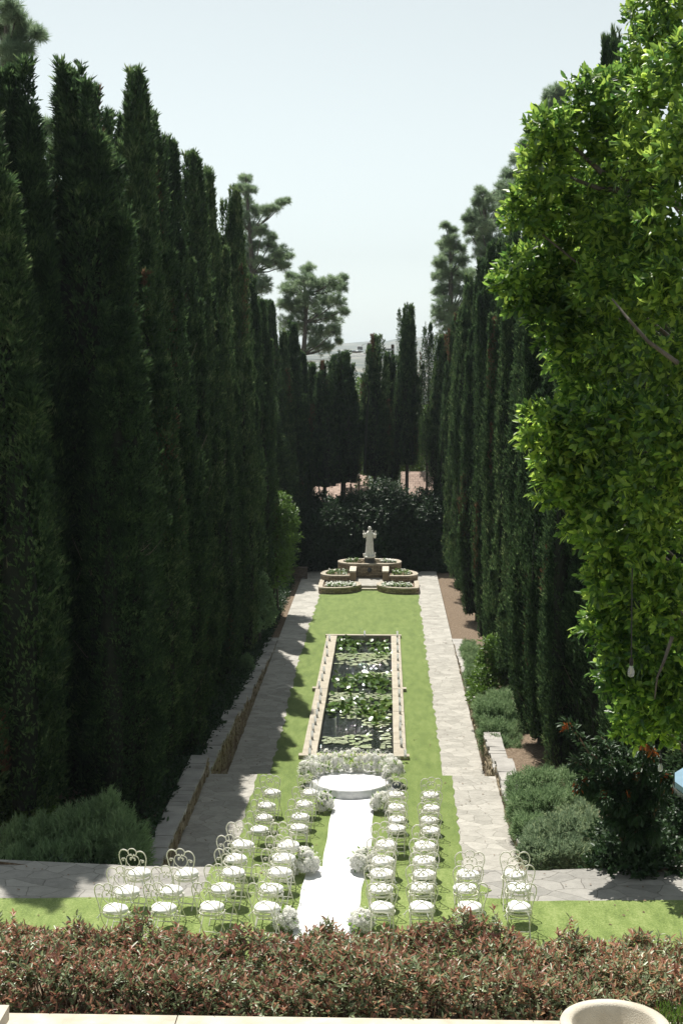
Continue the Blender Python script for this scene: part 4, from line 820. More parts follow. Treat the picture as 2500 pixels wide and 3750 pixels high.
# fountain jets
for k, (u, v, h, lb) in enumerate(((1322, 2388, .95, 'thin water jet with spray at the far end of the pond'), (1329, 2448, .35, 'low bubbling water jet beside the far lily pads'), (1325, 2552, .95, 'tall water jet in the middle of the pond'), (1303, 2669, .75, 'nearest water jet, standing in the open rippled water'))):
    p = at(u, v, z=WL); t = thing('fountain_jet', lb, 'fountain', p, 0, 'fountain jets in the pond')
    m = MB(); m.tube([(0, 0, -.2), (0, 0, .16)], .022, 8); m.build('nozzle', M['black'], t)
    n = 130; z = rng.random(n) ** .8; sp_ = .02 + .10 * (1 - z) ** 2; P = np.stack([rng.normal(size=n) * sp_, rng.normal(size=n) * sp_, .16 + z * h], 1)
    n2 = 150; a = rng.random(n2) * 2 * PI; rr = rng.uniform(.1, .75, n2) ** .8; P2_ = np.stack([np.cos(a) * rr, np.sin(a) * rr, rng.random(n2) ** 2 * .10 + .015], 1)
    P = np.concatenate([P, P2_]); P = P[(P[:, 0] + p.x > IX0 + .05) & (P[:, 0] + p.x < IX1 - .05)]
    V, Q = blades(P, rdir(len(P)), rdir(len(P)), rng.uniform(.012, .03, len(P)), .012); obj('spray', np_mesh('spray', V, Q, np.zeros(len(Q)), M['drops']), t)
# candles in glass cylinders
def candle():
    t = thing('candle_holder', 'x', 'candle holder', (0, 0, 0), 0, 'glass candle holders along the pond kerb')
    m = MB(); m.lathe([(.048, 0), (.048, .30), (.044, .30), (.044, .012)], 14, cap=False); m.lathe([(.0475, .0), (.0475, .01)], 14); m.build('glass_cylinder', M['candleglass'], t, smooth=True)
    m = MB(); m.lathe([(.030, .012), (.030, .11), (.026, .114)], 12); m.build('candle', M['wax'], t, smooth=True)
    return t
cp = candle()
Lc = [(462, 215), (440, 272), (443, 340), (425, 402), (417, 482), (402, 540), (378, 604), (391, 660), (385, 723), (370, 785), (359, 840), (346, 900), (328, 958), (320, 1022), (306, 1098), (300, 1165)]
Rc = [(1017, 190), (1017, 246), (1020, 308), (1022, 378), (1023, 458), (1026, 532), (1031, 592), (1033, 672), (1037, 742), (1039, 812), (1043, 895), (1040, 950), (1043, 1022), (1050, 1084), (1083, 1180)]
cl = [(x, y, f'glass cylinder candle on the left pond kerb, {ORD[i]} from its far end') for i, (x, y) in enumerate(Lc)] + [(x, y, f'glass cylinder candle on the right pond kerb, {ORD[i]} from its far end') for i, (x, y) in enumerate(Rc)] + [(750, 187, 'lone glass cylinder candle in the middle of the pond\'s far kerb')]
for i, (x, y, lb) in enumerate(cl):
    p = at(1000 + x * .4464, 2250 + y * .4464, z=Z3 + KT + .01)
    if i == 0: cp.location = (p.x, p.y, Z3 + KT + .004); cp['label'] = lb
    else: dup(cp, (p.x, p.y, Z3 + KT + (.022 if y < 195 else .004)), 0, lb)

# ------------------------------------------------------------------ planters and statue at the far end
def ribbon_wall(b, pts, t, z0, z1, mi=0, closed=False):
    """a wall of thickness t following a centre line, with running uv"""
    pts = [Vector((*p, 0)) for p in pts]; n = len(pts); s = 0; A = []; 
    for i, p in enumerate(pts):
        a = pts[i - 1] if (i or closed) else p; c = pts[(i + 1) % n] if (i < n - 1 or closed) else p; d = (c - a).normalized(); q = Vector((-d.y, d.x, 0)) * t / 2
        if i: s += (p - pts[i - 1]).length
        A.append((p + q, p - q, s))
    R = range(n) if closed else range(n - 1)
    for i in R:
        (l0, r0, s0), (l1, r1, s1) = A[i], A[(i + 1) % n]
        if closed and i == n - 1: s1 = s0 + (pts[0] - pts[i]).length
        for (p, q, fl) in ((l0, l1, 0), (r0, r1, 1)):
            vs = [(p.x, p.y, z0), (q.x, q.y, z0), (q.x, q.y, z1), (p.x, p.y, z1)]; uv = [(s0, z0), (s1, z0), (s1, z1), (s0, z1)]
            b.add(vs, [(0, 1, 2, 3)] if fl else [(3, 2, 1, 0)], mi, [uv if fl else uv[::-1]])
        b.add([(l0.x, l0.y, z1), (r0.x, r0.y, z1), (r1.x, r1.y, z1), (l1.x, l1.y, z1)], [(0, 1, 2, 3)], mi, [[(s0, 0), (s0, t), (s1, t), (s1, 0)]])
        b.add([(l0.x, l0.y, z0), (r0.x, r0.y, z0), (r1.x, r1.y, z0), (l1.x, l1.y, z0)], [(3, 2, 1, 0)], mi, [[(s0, 0), (s0, t), (s1, t), (s1, 0)]])
    if not closed:
        for i in (0, n - 1):
            l0, r0, _ = A[i]; b.add([(l0.x, l0.y, z0), (r0.x, r0.y, z0), (r0.x, r0.y, z1), (l0.x, l0.y, z1)], [(0, 1, 2, 3)], mi, [[(0, z0), (t, z0), (t, z1), (0, z1)]])
def smooth(pts, k=6):
    out = []; n = len(pts)
    for i in range(n - 1):
        p0, p1, p2, p3 = [Vector(pts[max(0, min(n - 1, i + j))]) for j in (-1, 0, 1, 2)]
        for s in range(k):
            t = s / k; out.append(tuple(.5 * ((2 * p1) + (p2 - p0) * t + (2 * p0 - 5 * p1 + 4 * p2 - p3) * t * t + (3 * p1 - p0 - 3 * p2 + p3) * t ** 3)))
    out.append(tuple(pts[-1])); return out
SX = at(1350, 2160, z=Z3).x; SY = at(1350, 2162, z=Z3).y      # step centre
def flower_bed(parent_label, cx, cy, z, w, d, n, group, white=.5, hgt=.22):
    t = thing('flower_plants', parent_label, 'flowers', (cx, cy, z), 0, group); P = np.stack([rng.uniform(-w, w, n), rng.uniform(-d, d, n), rng.uniform(.04, hgt, n)], 1); P[:, 2] *= 1 - .3 * (P[:, 0] / w) ** 2
    k = 5; parts = []
    for _ in range(k):
        V, Q = leaves(P, nrm(rng.normal(size=(n, 3)) * np.array([1, 1, .5])), np.tile([0, 0, 1.], (n, 1)), rng.uniform(.06, .13, n), .06); parts.append((V, Q, 0))
    V, Q, MI = cat(parts); obj('foliage', np_mesh('foliage', V, Q, MI, M['bright']), t)
    nf = int(n * white); idx = rng.choice(n, nf, replace=False); Pf = P[idx] + np.array([0, 0, .05]); parts = []
    for _ in range(4):
        V, Q = leaves(Pf, nrm(rng.normal(size=(nf, 3)) * np.array([1, 1, .4])), np.tile([0, 0, 1.], (nf, 1)), .085, .075); parts.append((V, Q, 0))
    V, Q, MI = cat(parts); obj('blossoms', np_mesh('blossoms', V, Q, MI, M['rose']), t); return t
ZB = Z3
for sgn, side in ((-1, 'left'), (1, 'right')):
    X = lambda d: SX + sgn * d
    # front low bed
    t = thing('stone_planter', f'low curved stone planter in front, {side} of the statue steps', 'planter', (X(1.7), SY - .6, ZB), 0, 'low front stone planters'); off = (X(1.7), SY - .6)
    line = smooth([(X(2.72) - off[0], SY + 1.6 - off[1]), (X(2.72) - off[0], SY - .9 - off[1]), (X(2.5) - off[0], SY - 1.25 - off[1]), (X(1.9) - off[0], SY - 1.32 - off[1]), (X(1.2) - off[0], SY - 1.1 - off[1]), (X(.75) - off[0], SY - .55 - off[1]), (X(.58) - off[0], SY - .05 - off[1]), (X(.62) - off[0], SY + .5 - off[1]), (X(.9) - off[0], SY + 1.0 - off[1])], 5)
    b = MB(); ribbon_wall(b, line, .24, 0, .30); b.build('wall', M['ledge'], t)
    b = MB(); ribbon_wall(b, line, .26, .302, .37); b.build('coping', M['bedcap'], t)
    b = MB(); b.add([(x, y, .26) for x, y in line], [tuple(range(len(line)))]); b.build('soil', M['soil'], t)
    flower_bed(f'white flowers with green leaves in the low front planter, {side}', X(1.6), SY - .35, ZB + .27, .86, .52, 260, 'flowers in the planters')
    # middle bed
    t = thing('stone_planter', f'curved middle stone planter with block end, {side} of the paved platform', 'planter', (X(1.8), SY + 2.3, ZB), 0, 'middle stone planters'); off = (X(1.8), SY + 2.3)
    line = smooth([(X(.95) - off[0], SY + 1.35 - off[1]), (X(1.6) - off[0], SY + 1.2 - off[1]), (X(2.3) - off[0], SY + 1.3 - off[1]), (X(2.68) - off[0], SY + 1.8 - off[1]), (X(2.62) - off[0], SY + 2.7 - off[1]), (X(2.1) - off[0], SY + 3.5 - off[1]), (X(1.6) - off[0], SY + 3.8 - off[1])], 5)
    b = MB(); ribbon_wall(b, line, .28, 0, .60); b.build('wall', M['ledge'], t)
    b = MB(); ribbon_wall(b, line, .29, .602, .68); b.build('coping', M['bedcap'], t)
    poly = line + [(X(1.0) - off[0], SY + 3.2 - off[1])]; b = MB(); b.add([(x, y, .55) for x, y in poly], [tuple(range(len(poly)))]); b.build('soil', M['soil'], t)
    b = MB(); xa, xb = sorted((X(.78) - off[0], X(1.12) - off[0])); b.box(xa, SY + 1.15 - off[1], 0, xb, SY + 3.0 - off[1], .86, 0, .015); b.build('end_block', M['ledge'], t)
    b = MB(); b.box(xa - .02, SY + 1.13 - off[1], .862, xb + .02, SY + 3.02 - off[1], .95, 0, .008); b.build('cap', M['concrete'], t)
    flower_bed(f'sparse green plants in the middle planter, {side}', X(1.85), SY + 2.35, ZB + .56, .55, .5, 110, 'flowers in the planters', white=.15, hgt=.3)
t = thing('stone_planter', 'tall back planter wall of ledge stone under the statue', 'planter', (SX, SY + 3.2, ZB)); off = (SX, SY + 3.2)
line = smooth([(-1.3, 1.9), (-1.72, 1.3), (-1.66, .55), (-1.2, .12), (-.5, .02), (.5, .02), (1.2, .12), (1.66, .55), (1.72, 1.3), (1.3, 1.9), (0, 2.1)], 5) + []
b = MB(); ribbon_wall(b, line, .3, 0, 1.0, closed=True); b.build('wall', M['ledge'], t)
b = MB(); ribbon_wall(b, line, .32, 1.002, 1.09, closed=True); b.build('coping', M['bedcap'], t)
b = MB(); b.add([(x, y, .97) for x, y in line], [tuple(range(len(line)))]); b.build('soil', M['soil'], t)
b = MB(); b.ball((0, -.16, .72), .13, .1, .15, 10, 8, noise=.12); b.build('spout_mask', M['dark_stone'], t)
flower_bed('dense white flowers on the back planter right of the statue', SX + .95, SY + 3.75, ZB + .98, .6, .25, 200, 'flowers in the planters', white=.7, hgt=.26)
flower_bed('two leafy green plants on the back planter left of the statue', SX - .95, SY + 3.85, ZB + .98, .5, .3, 110, 'flowers in the planters', white=.1, hgt=.34)
b = MB(); b.box(SX - 1.3, SY + .15, ZB - .1, SX + 1.3, SY + 3.25, ZB + .25); tag(b.build('paved_platform', M['flag']), kind='structure')
b = MB(); b.box(SX - .62, SY - .12, ZB - .1, SX + .62, SY + .148, ZB + .12, 0, .005); tag(b.build('step', M['concrete']), kind='structure')
# rocks flanking the pedestal
t = thing('pedestal', 'dark bronze-grey pedestal with pale rocks under the statue', 'pedestal', (SX, SY + 3.75, ZB + .97))
b = MB(); b.lathe([(.34, 0), (.34, .10), (.30, .13), (.30, .34), (.33, .37), (.33, .42)], 8); b.build('block', M['dark_stone'], t)
for x, y, r in ((-.52, -.1, .2), (.5, -.12, .2), (-.35, -.35, .12), (.38, -.36, .1), (-.62, -.3, .13)):
    b = MB(); b.ball((x, y, .1), r * 1.2, r, r * (1.1 if abs(x) > .45 else .7), 9, 6, noise=.16); b.build('rock', M['stonedry'], t)
def statue(loc):
    """robed friar, both forearms raised, palms open; one continuous surface by voxel remesh"""
    b = MB(); n = 40
    prof = [(.0, .30, .24), (.05, .285, .23), (.25, .255, .205), (.55, .235, .19), (.85, .215, .17), (1.02, .20, .155), (1.08, .205, .155), (1.25, .225, .155), (1.38, .235, .145), (1.45, .20, .13), (1.50, .12, .10), (1.54, .075, .075)]
    vs = []
    for z, rx, ry in prof:
        for k in range(n):
            a = 2 * PI * k / n; fold = 1 + (.055 * math.sin(a * 9 + z * 1.3) + .03 * math.sin(a * 17 + 2)) * max(0, 1 - z / 1.15)
            vs.append((rx * fold * math.cos(a), ry * fold * math.sin(a), z))
    m_ = len(prof); fs = [(i * n + k, i * n + (k + 1) % n, (i + 1) * n + (k + 1) % n, (i + 1) * n + k) for i in range(m_ - 1) for k in range(n)] + [tuple(range(n))[::-1], tuple(range((m_ - 1) * n, m_ * n))]
    b.add(vs, fs)
    b.tube([(0, 0, 1.48), (0, -.02, 1.62)], [.075, .07], 12)                                   # neck
    b.ball((0, -.03, 1.70), .098, .115, .135, 18, 14)                                            # head
    b.ball((0, -.115, 1.625), .062, .05, .06, 12, 8)                                            # beard
    b.ball((0, -.145, 1.695), .016, .024, .034, 8, 6)                                           # nose
    b.ball((-.04, -.128, 1.725), .02, .015, .012, 8, 6); b.ball((.04, -.128, 1.725), .02, .015, .012, 8, 6)  # brows
    b.ball((-.1, -.02, 1.70), .016, .025, .034, 8, 6); b.ball((.1, -.02, 1.70), .016, .025, .034, 8, 6)      # ears
    b.tube([(.086 * math.cos(a), -.01 + .10 * math.sin(a), 1.765 - .02 * math.sin(a)) for a in [i * 2 * PI / 16 for i in range(16)]], .018, 6, closed=True)   # ring of hair
    b.ball((0, .06, 1.50), .17, .10, .07, 12, 8)                                                # cowl
    b.tube([(.21 * math.cos(a), .165 * math.sin(a), 1.05) for a in [i * 2 * PI / 24 for i in range(24)]], .018, 6, closed=True)  # cord
    b.tube([(.07, -.17, 1.05), (.08, -.205, .8), (.075, -.21, .5)], .014, 6)
    for s in (-1, 1):
        sh = Vector((s * .20, 0, 1.40)); el = Vector((s * .315, -.03, 1.20 if s < 0 else 1.17)); wr = Vector((s * .345, -.13, 1.44 if s < 0 else 1.42))
        b.tube([sh, sh.lerp(el, .5), el], [.095, .085, .085], 12); b.ball(el, .088, .085, .085, 12, 8); b.tube([el, el.lerp(wr, .55), el.lerp(wr, .78)], [.082, .082, .088], 12)  # sleeve
        b.tube([el.lerp(wr, .6), wr], [.042, .032], 10)                                        # wrist
        pm = wr + Vector((s * .012, -.015, .05)); b.ball(pm, .046, .024, .055, 12, 8)            # palm
        for k, (dx, L) in enumerate(((-.036, .075), (-.013, .088), (.011, .082), (.034, .066))):
            f0 = pm + Vector((dx, 0, .035)); f1 = f0 + Vector((dx * .25, -.008, L * .55)); f2 = f1 + Vector((dx * .1, -.022, L * .45)); b.tube([f0, f1, f2], [.0115, .0105, .009], 7)
        th = pm + Vector((-s * .034, -.005, -.01)); b.tube([th, th + Vector((-s * .03, -.012, .035)), th + Vector((-s * .034, -.02, .065))], [.014, .012, .010], 7)
    b.ball((.145, -.03, 1.545), .05, .038, .035, 10, 8); b.ball((.185, -.045, 1.585), .022, .022, .022, 8, 6); b.tube([(.1, -.02, 1.545), (.06, 0, 1.53)], [.025, .012], 6)   # dove on the shoulder
    b.lathe([(.36, -.08), (.37, 0), (.33, .03)], 20); b.ball((-.31, -.1, .07), .10, .09, .10, 12, 8, noise=.05); b.ball((-.36, -.16, .14), .05, .05, .05, 10, 6)
    b.ball((.29, -.12, .06), .085, .08, .08, 12, 8); b.tube([(.31, -.12, .1), (.34, -.14, .19), (.35, -.17, .22)], [.045, .035, .04], 8)
    b.ball((-.08, -.27, .03), .06, .09, .035, 10, 6); b.ball((.08, -.27, .03), .06, .09, .035, 10, 6)   # feet
    o = b.build('statue', M['pale_stone'], None, loc, smooth=True)
    md = o.modifiers.new('r', 'REMESH'); md.mode = 'VOXEL'; md.voxel_size = .0085; md.use_smooth_shade = True
    return o
st = statue((SX, SY + 3.75, ZB + .97 + .49)); st.scale = (.98, 1.0, .98)
tag(st, 'white stone statue of a robed friar with both hands raised', 'statue')
# wooden box in the dark left corner
p = at(1090, 2118, z=Z3); t = thing('wooden_bench', 'weathered wooden box bench in deep shade left of the planters', 'bench', (p.x, p.y, Z3))
b = MB()
for k in range(4): b.box(-.55, -.2, .06 + k * .14, .55, -.16, .185 + k * .14, 0, .004)
b.build('front_panel', M['wood'], t); b = MB(); b.box(-.6, -.24, .63, .6, .3, .68); b.build('seat', M['wood'], t)
for x in (-.53, .53): b = MB(); b.box(x - .05, -.155, 0, x + .05, .28, .62); b.build('leg', M['wood'], t)

# ------------------------------------------------------------------ chairs
SEAT = .45; CH = 1.2
def chair():
    t = thing('garden_chair', 'x', 'chair', (0, 0, 0)); R = .0065
    def bk(x, z): return Vector((x, -.19 - (z - .48) * .16, z))
    def curve(pts, r, parent_mb, n=6): parent_mb.tube([bk(*p) for p in smooth(pts, 5)], r, n)
    fr = MB()
    for s in (-1, 1):
        curve([(s * .19, .44), (s * .195, .52), (s * .212, .62), (s * .24, .71), (s * .262, .79), (s * .262, .85), (s * .235, .90), (s * .185, .93), (s * .13, .928), (s * .085, .905), (s * .076, .89)], .0098, fr)
    curve([(-.035, .872), (-.02, .862), (-.035, .85), (-.065, .862), (-.082, .89), (-.078, .925), (-.045, .952), (0, .962), (.045, .952), (.078, .925), (.082, .89), (.065, .862), (.035, .85), (.02, .862), (.035, .872)], .0088, fr)
    fr.build('back_frame', M['paint'], t, smooth=True)
    sc = MB()
    for s in (-1, 1):
        curve([(s * -.03, .79), (s * -.045, .778), (s * -.055, .795), (s * -.04, .812), (s * -.012, .81), (0, .835), (s * .02, .85), (s * .06, .852), (s * .105, .83), (s * .125, .78), (s * .11, .72), (s * .06, .675), (s * 0, .645), (s * -.07, .61), (s * -.13, .56), (s * -.165, .50)][::1], R, sc)
        curve([(s * .012, .815), (s * .03, .80), (s * .05, .79), (s * .045, .772), (s * .028, .78)], R * .8, sc, 5)
        curve([(s * .205, .765), (s * .188, .75), (s * .175, .768), (s * .19, .79), (s * .215, .785), (s * .225, .76)][::-1] + [(s * .165, .795), (s * .14, .77), (s * .138, .72), (s * .165, .64), (s * .187, .55)], R * .9, sc, 5)
    sc.tube([bk(-.19, .495), bk(.19, .495)], R, 6)
    sc.build('back_scrollwork', M['paint'], t, smooth=True)
    st_ = MB(); st_.tube([(.215 * math.cos(a), .205 * math.sin(a), SEAT) for a in [i * 2 * PI / 28 for i in range(28)]], .0095, 6, closed=True)
    st_.tube([(.205 * math.cos(a), .195 * math.sin(a), SEAT - .022) for a in [i * 2 * PI / 28 for i in range(28)]], .006, 5, closed=True)
    for k in (-.1, 0, .1): st_.tube([(k, -.18, SEAT - .005), (k, .18, SEAT - .005)], .005, 4)
    st_.build('seat_frame', M['paint'], t, smooth=True)
    for s in (-1, 1):
        l = MB(); l.tube(smooth([tuple(bk(s * .19, .45)), (s * .195, -.10, .33), (s * .2, .04, .2), (s * .205, .17, .05), (s * .205, .20, .0)], 3), .0095, 6); l.build('leg', M['paint'], t, smooth=True)
        l = MB(); l.tube(smooth([(s * .185, .16, SEAT - .01), (s * .185, .08, .32), (s * .185, -.05, .2), (s * .19, -.20, .04), (s * .19, -.235, .0)], 3), .0095, 6); l.build('leg', M['paint'], t, smooth=True)
    for (x, y, z) in ((.203, .15, .08), (.188, -.17, .09)):
        l = MB(); l.tube([(-x, y, z), (x, y, z)], .0075, 6); l.build('stretcher', M['paint'], t)
    # cushion: soft puffed disc
    c = MB(); n = 28; vs = []; m_ = 12; rr = random.Random(4)
    ph = [rr.uniform(0, 6) for _ in range(6)]
    for i in range(m_ + 1):
        th = PI * i / m_
        for k in range(n):
            a = 2 * PI * k / n; r = .212 * (math.sin(th) ** .55 if 0 < i < m_ else 0) * (1 + .035 * math.sin(3 * a + ph[0]) + .02 * math.sin(7 * a + ph[1]))
            z = .048 * math.copysign(abs(math.cos(th)) ** .8, math.cos(th)) * (1 + .12 * math.sin(2 * a + ph[2]) + .1 * math.sin(5 * a + 9 * r * 5 + ph[3])) - (.012 if r < .05 and i < m_ / 2 else 0)
            vs.append((r * math.cos(a), r * math.sin(a) + .01, z + SEAT + .055))
    c.add(vs, [(i * n + k, (i + 1) * n + k, (i + 1) * n + (k + 1) % n, i * n + (k + 1) % n) for i in range(m_) for k in range(n)])
    cu = c.build('cushion', M['cushion'], t, smooth=True)
    for s in (-1, 1):
        l = MB(); l.tube([(s * .17, -.17, SEAT + .04), (s * .20, -.205, SEAT + .01), (s * .21, -.215, SEAT - .07)], .006, 5); l.tube([(s * .19, -.2, SEAT + .01), (s * .235, -.215, SEAT - .03)], .006, 5); l.build('tie_ribbon', M['cushion'], cu)
    return t
o1 = lambda x, y: (300 + x * .6059, 2800 + y * .6059); o2 = lambda x, y: (1150 + x * .6059, 2800 + y * .6059)
rows = []
ROWN = ['nearest', 'second nearest', 'middle', 'second farthest', 'farthest']
def col(lst, o, z, rz, side, colname, tier):
    n = len(lst)
    for i, (x, y) in enumerate(lst):          # listed far to near
        fromnear = n - 1 - i
        rn = {0: 'nearest the hedge' if tier == 'near lawn' else 'nearest', n - 1: 'farthest'}.get(fromnear, f'{ORD[fromnear]} from near end')
        u, v = o(x, y); p = at(u, v, z=z + (SEAT + .05) * CH)
        rows.append((p.x, p.y, z, rz + random.uniform(-4, 4), f'iron scroll chair, {tier}, {colname} {side} of runner, {rn}'))
A = 'column'
col([(1150, 172), (1118, 252), (1103, 326), (1075, 397)], o1, Z2, -11, 'left', 'outer column', 'middle lawn')
col([(1375, 174), (1345, 244), (1320, 321), (1308, 386)], o1, Z2, -9, 'left', 'inner column', 'middle lawn')
col([(345, 662), (272, 772), (207, 880)], o1, Z1, -13, 'left', 'fourth column', 'near lawn')
col([(630, 662), (540, 768), (497, 874)], o1, Z1, -12, 'left', 'third column', 'near lawn')
col([(975, 488), (925, 574), (913, 656), (855, 757), (785, 868)], o1, Z1, -11, 'left', 'second column', 'near lawn')
col([(1243, 494), (1212, 574), (1193, 657), (1140, 757), (1113, 870)], o1, Z1, -11, 'left', 'first column', 'near lawn')
col([(497, 187), (497, 264), (500, 336), (497, 391)], o2, Z2, 0, 'right', 'inner column', 'middle lawn')
col([(700, 190), (703, 270), (690, 341), (700, 403)], o2, Z2, 2, 'right', 'outer column', 'middle lawn')
col([(430, 490), (412, 586), (408, 666), (400, 757), (412, 870)], o2, Z1, -5, 'right', 'first column', 'near lawn')
col([(667, 500), (665, 589), (660, 672), (645, 754), (650, 868)], o2, Z1, -1, 'right', 'second column', 'near lawn')
col([(930, 672), (915, 757), (940, 866)], o2, Z1, 2, 'right', 'third column', 'near lawn')
col([(1203, 670), (1230, 752), (1235, 866)], o2, Z1, 3, 'right', 'fourth column', 'near lawn')
ch0 = chair(); ch0['group'] = 'wedding chairs'; ch0.scale = (1, 1, CH)
for i, (x, y, z, rz, lb) in enumerate(rows):
    if i == 0: ch0.location = (x, y, z + .012); ch0.rotation_euler = (0, 0, math.radians(rz)); ch0['label'] = lb
    else:
        r = dup(ch0, (x, y, z + .012), math.radians(rz), lb)
        for c in r.children:
            if c.name.startswith('cushion'): c.rotation_euler = (0, 0, random.uniform(-.4, .4)); c.location = (random.uniform(-.018, .018), random.uniform(-.015, .02), 0); c.scale = (random.uniform(.95, 1.05), random.uniform(.95, 1.04), 1)

# ------------------------------------------------------------------ runner and round stage
def grid_cloth(quad, nx, ny, amp):
    """bilinear patch with soft ripples; quad corners a,b (near) c,d (far)"""
    a, b_, c, d = [Vector(q) for q in quad]; vs = []
    for j in range(ny + 1):
        for i in range(nx + 1):
            s, t = i / nx, j / ny; p = a.lerp(b_, s).lerp(d.lerp(c, s), t); e = .012 * math.sin(t * 23) * (1 if i in (0, nx) else 0)
            vs.append((p.x + e, p.y, p.z + amp * (math.sin(t * 31 + s * 3) * .5 + math.sin(t * 13 - s * 5) * .5 + 1)))
    return vs, [(j * (nx + 1) + i, j * (nx + 1) + i + 1, (j + 1) * (nx + 1) + i + 1, (j + 1) * (nx + 1) + i) for j in range(ny) for i in range(nx)]
rt = thing('aisle_runner', 'white cloth aisle runner between the two blocks of chairs', 'aisle runner', (P2(1200, 3300, 0)[0], P2(1200, 3300, 0)[1], 0)); ro = rt.location.copy()
n0l, n0r = at(1040, 3560, z=.02), at(1275, 3560, z=.02); e0l, e0r = at(1121, 3184, z=.02), at(1338, 3184, z=.02); e0l.y = e0r.y = E1 + .02
m = MB(); vs, fs = grid_cloth([n0l - ro, n0r - ro, e0r - ro, e0l - ro], 6, 60, .008); m.add(vs, fs)
f0l = at(1221, 2925, z=Z2 + .02); f0r = at(1369, 2925, z=Z2 + .02); g0l = Vector((e0l.x, E1 + .12, Z2 + .4)); g0r = Vector((e0r.x, E1 + .12, Z2 + .4)); h0l = Vector((e0l.x + .05, E1 + 1.6, Z2 + .02)); h0r = Vector((e0r.x, E1 + 1.6, Z2 + .02))
vs, fs = grid_cloth([e0l - ro, e0r - ro, g0r - ro, g0l - ro], 4, 6, .003); m.add(vs, fs)
vs, fs = grid_cloth([g0l - ro, g0r - ro, h0r - ro, h0l - ro], 4, 8, .003); m.add(vs, fs)
vs, fs = grid_cloth([h0l - ro, h0r - ro, f0r - ro, f0l - ro], 4, 30, .008); m.add(vs, fs)
m.build('cloth', M['runner'], rt, smooth=True)
pc = at(1285, 2886, z=Z2); RS = 1.06; HS = .235
stg = thing('round_stage', 'low round stage covered in white cloth at the end of the runner', 'stage', (pc.x, pc.y, Z2 + .012))
m = MB(); n = 120; vs = []
for r, z in ((.01, HS + .006), (RS * .5, HS + .004), (RS - .03, HS), (RS, HS - .02), (RS + .012, HS * .5), (RS + .03, 0)):
    for k in range(n):
        a = 2 * PI * k / n; q = 1 + (.012 * math.sin(a * 23) + .008 * math.sin(a * 37 + 1)) * (1 if z < HS - .03 else 0); vs.append((r * q * math.cos(a), r * q * math.sin(a), z))
m.add(vs, [(i * n + k, (i + 1) * n + k, (i + 1) * n + (k + 1) % n, i * n + (k + 1) % n) for i in range(5) for k in range(n)]); m.build('cloth_cover', M['runner'], stg, smooth=True)
m = MB(); n = 90; vs = []; 
for k in range(n + 1):                      # sheer drapes round both sides
    a = -PI / 2 + .56 + (2 * PI - 1.12) * k / n; q = .035 * math.sin(k * 1.9) + .02 * math.sin(k * 4.3)
    for (r, z) in ((RS + .006, HS + .006), (RS + .03 + q * .4, HS * .6), (RS + .09 + q, HS * .25), (RS + .20 + q * 1.5, .015)): vs.append((r * math.cos(a), r * math.sin(a), z))
m.add(vs, [(k * 4 + j, (k + 1) * 4 + j, (k + 1) * 4 + j + 1, k * 4 + j + 1) for k in range(n) for j in range(3)]); m.build('tulle_drape', M['tulle'], stg, smooth=True)

# ------------------------------------------------------------------ flowers
def rose_mesh():
    b = MB(); b.ball((0, 0, .0), .036, .036, .034, 10, 7)
    for ring, (nr, el, L, w) in enumerate(((6, .15, .052, .03), (5, .55, .05, .028), (4, 1.0, .045, .022))):
        for k in range(nr):
            a = 2 * PI * k / nr + ring * .7; d = Vector((math.cos(a) * math.cos(el), math.sin(a) * math.cos(el), math.sin(el))); s = Vector((-math.sin(a), math.cos(a), 0)); u = Vector((-math.cos(a) * math.sin(el), -math.sin(a) * math.sin(el), math.cos(el)))
            c = d * L; b.add([c - s * w - d * .006, c - u * w * .9, c + s * w - d * .006, c + u * w * .9 - d * .004, c + d * .008], [(0, 1, 4), (1, 2, 4), (2, 3, 4), (3, 0, 4)])
    return b.mesh('rose', M['rose'])
ROSE = rose_mesh()
def bouquet(label, pts_fn, n_rose, n_baby, n_leaf, loc, cat_='flower arrangement', name='flower_arrangement', group=None, leafL=.13):
    """pts_fn(n) -> points and outward normals"""
    t = thing(name, label, cat_, loc, 0, group)
    P, N = pts_fn(n_rose)
    for p, nn_ in zip(P, N):
        if random.random() < .3: p = p * 1.0
        o = obj('rose', ROSE, t, tuple(p)); o.rotation_euler = Vector(nn_).to_track_quat('Z', 'Y').to_euler(); o.scale = (random.uniform(1.15, 1.75),) * 3
    P, N = pts_fn(n_baby); P = P + N * rng.uniform(-.04, .09, n_baby)[:, None]; parts = []
    for _ in range(3):
        V, Q = blades(P + rng.normal(size=P.shape) * .010, rdir(n_baby) * np.array([1, 1, .3]), rdir(n_baby) * .6 + np.array([0, -.5, 1.]), .020, .016); parts.append((V, Q, 0))
    V, Q, MI = cat(parts); obj('baby_breath', np_mesh('baby_breath', V, Q, MI, M['rose']), t)['kind'] = 'stuff'
    nh = max(9, int(n_rose * .7)); P, N = pts_fn(nh); parts = []
    for p, nn_ in zip(P, N):
        m_ = 60; d = rdir(m_); d = nrm(d + nn_ * .9); V, Q = leaves(p + d * .055, nrm(np.cross(d, rdir(m_))), nrm(d * .5 + np.array([0, -.1, 1.])), .036, .036, fold=.1); parts.append((V, Q, 0))
    V, Q, MI = cat(parts); obj('hydrangea_heads', np_mesh('hydrangea_heads', V, Q, MI, M['rose']), t)['kind'] = 'stuff'
    P, N = pts_fn(n_leaf); P = P - N * rng.uniform(-.04, .12, n_leaf)[:, None]; V, Q = leaves(P, nrm(N * .6 + rng.normal(size=P.shape) * .6 + np.array([0, 0, .15])), N, rng.uniform(.6, 1.1, n_leaf) * leafL, .05)
    obj('foliage', np_mesh('foliage', V, Q, np.zeros(len(Q)), [M['ficus']]), t); return t
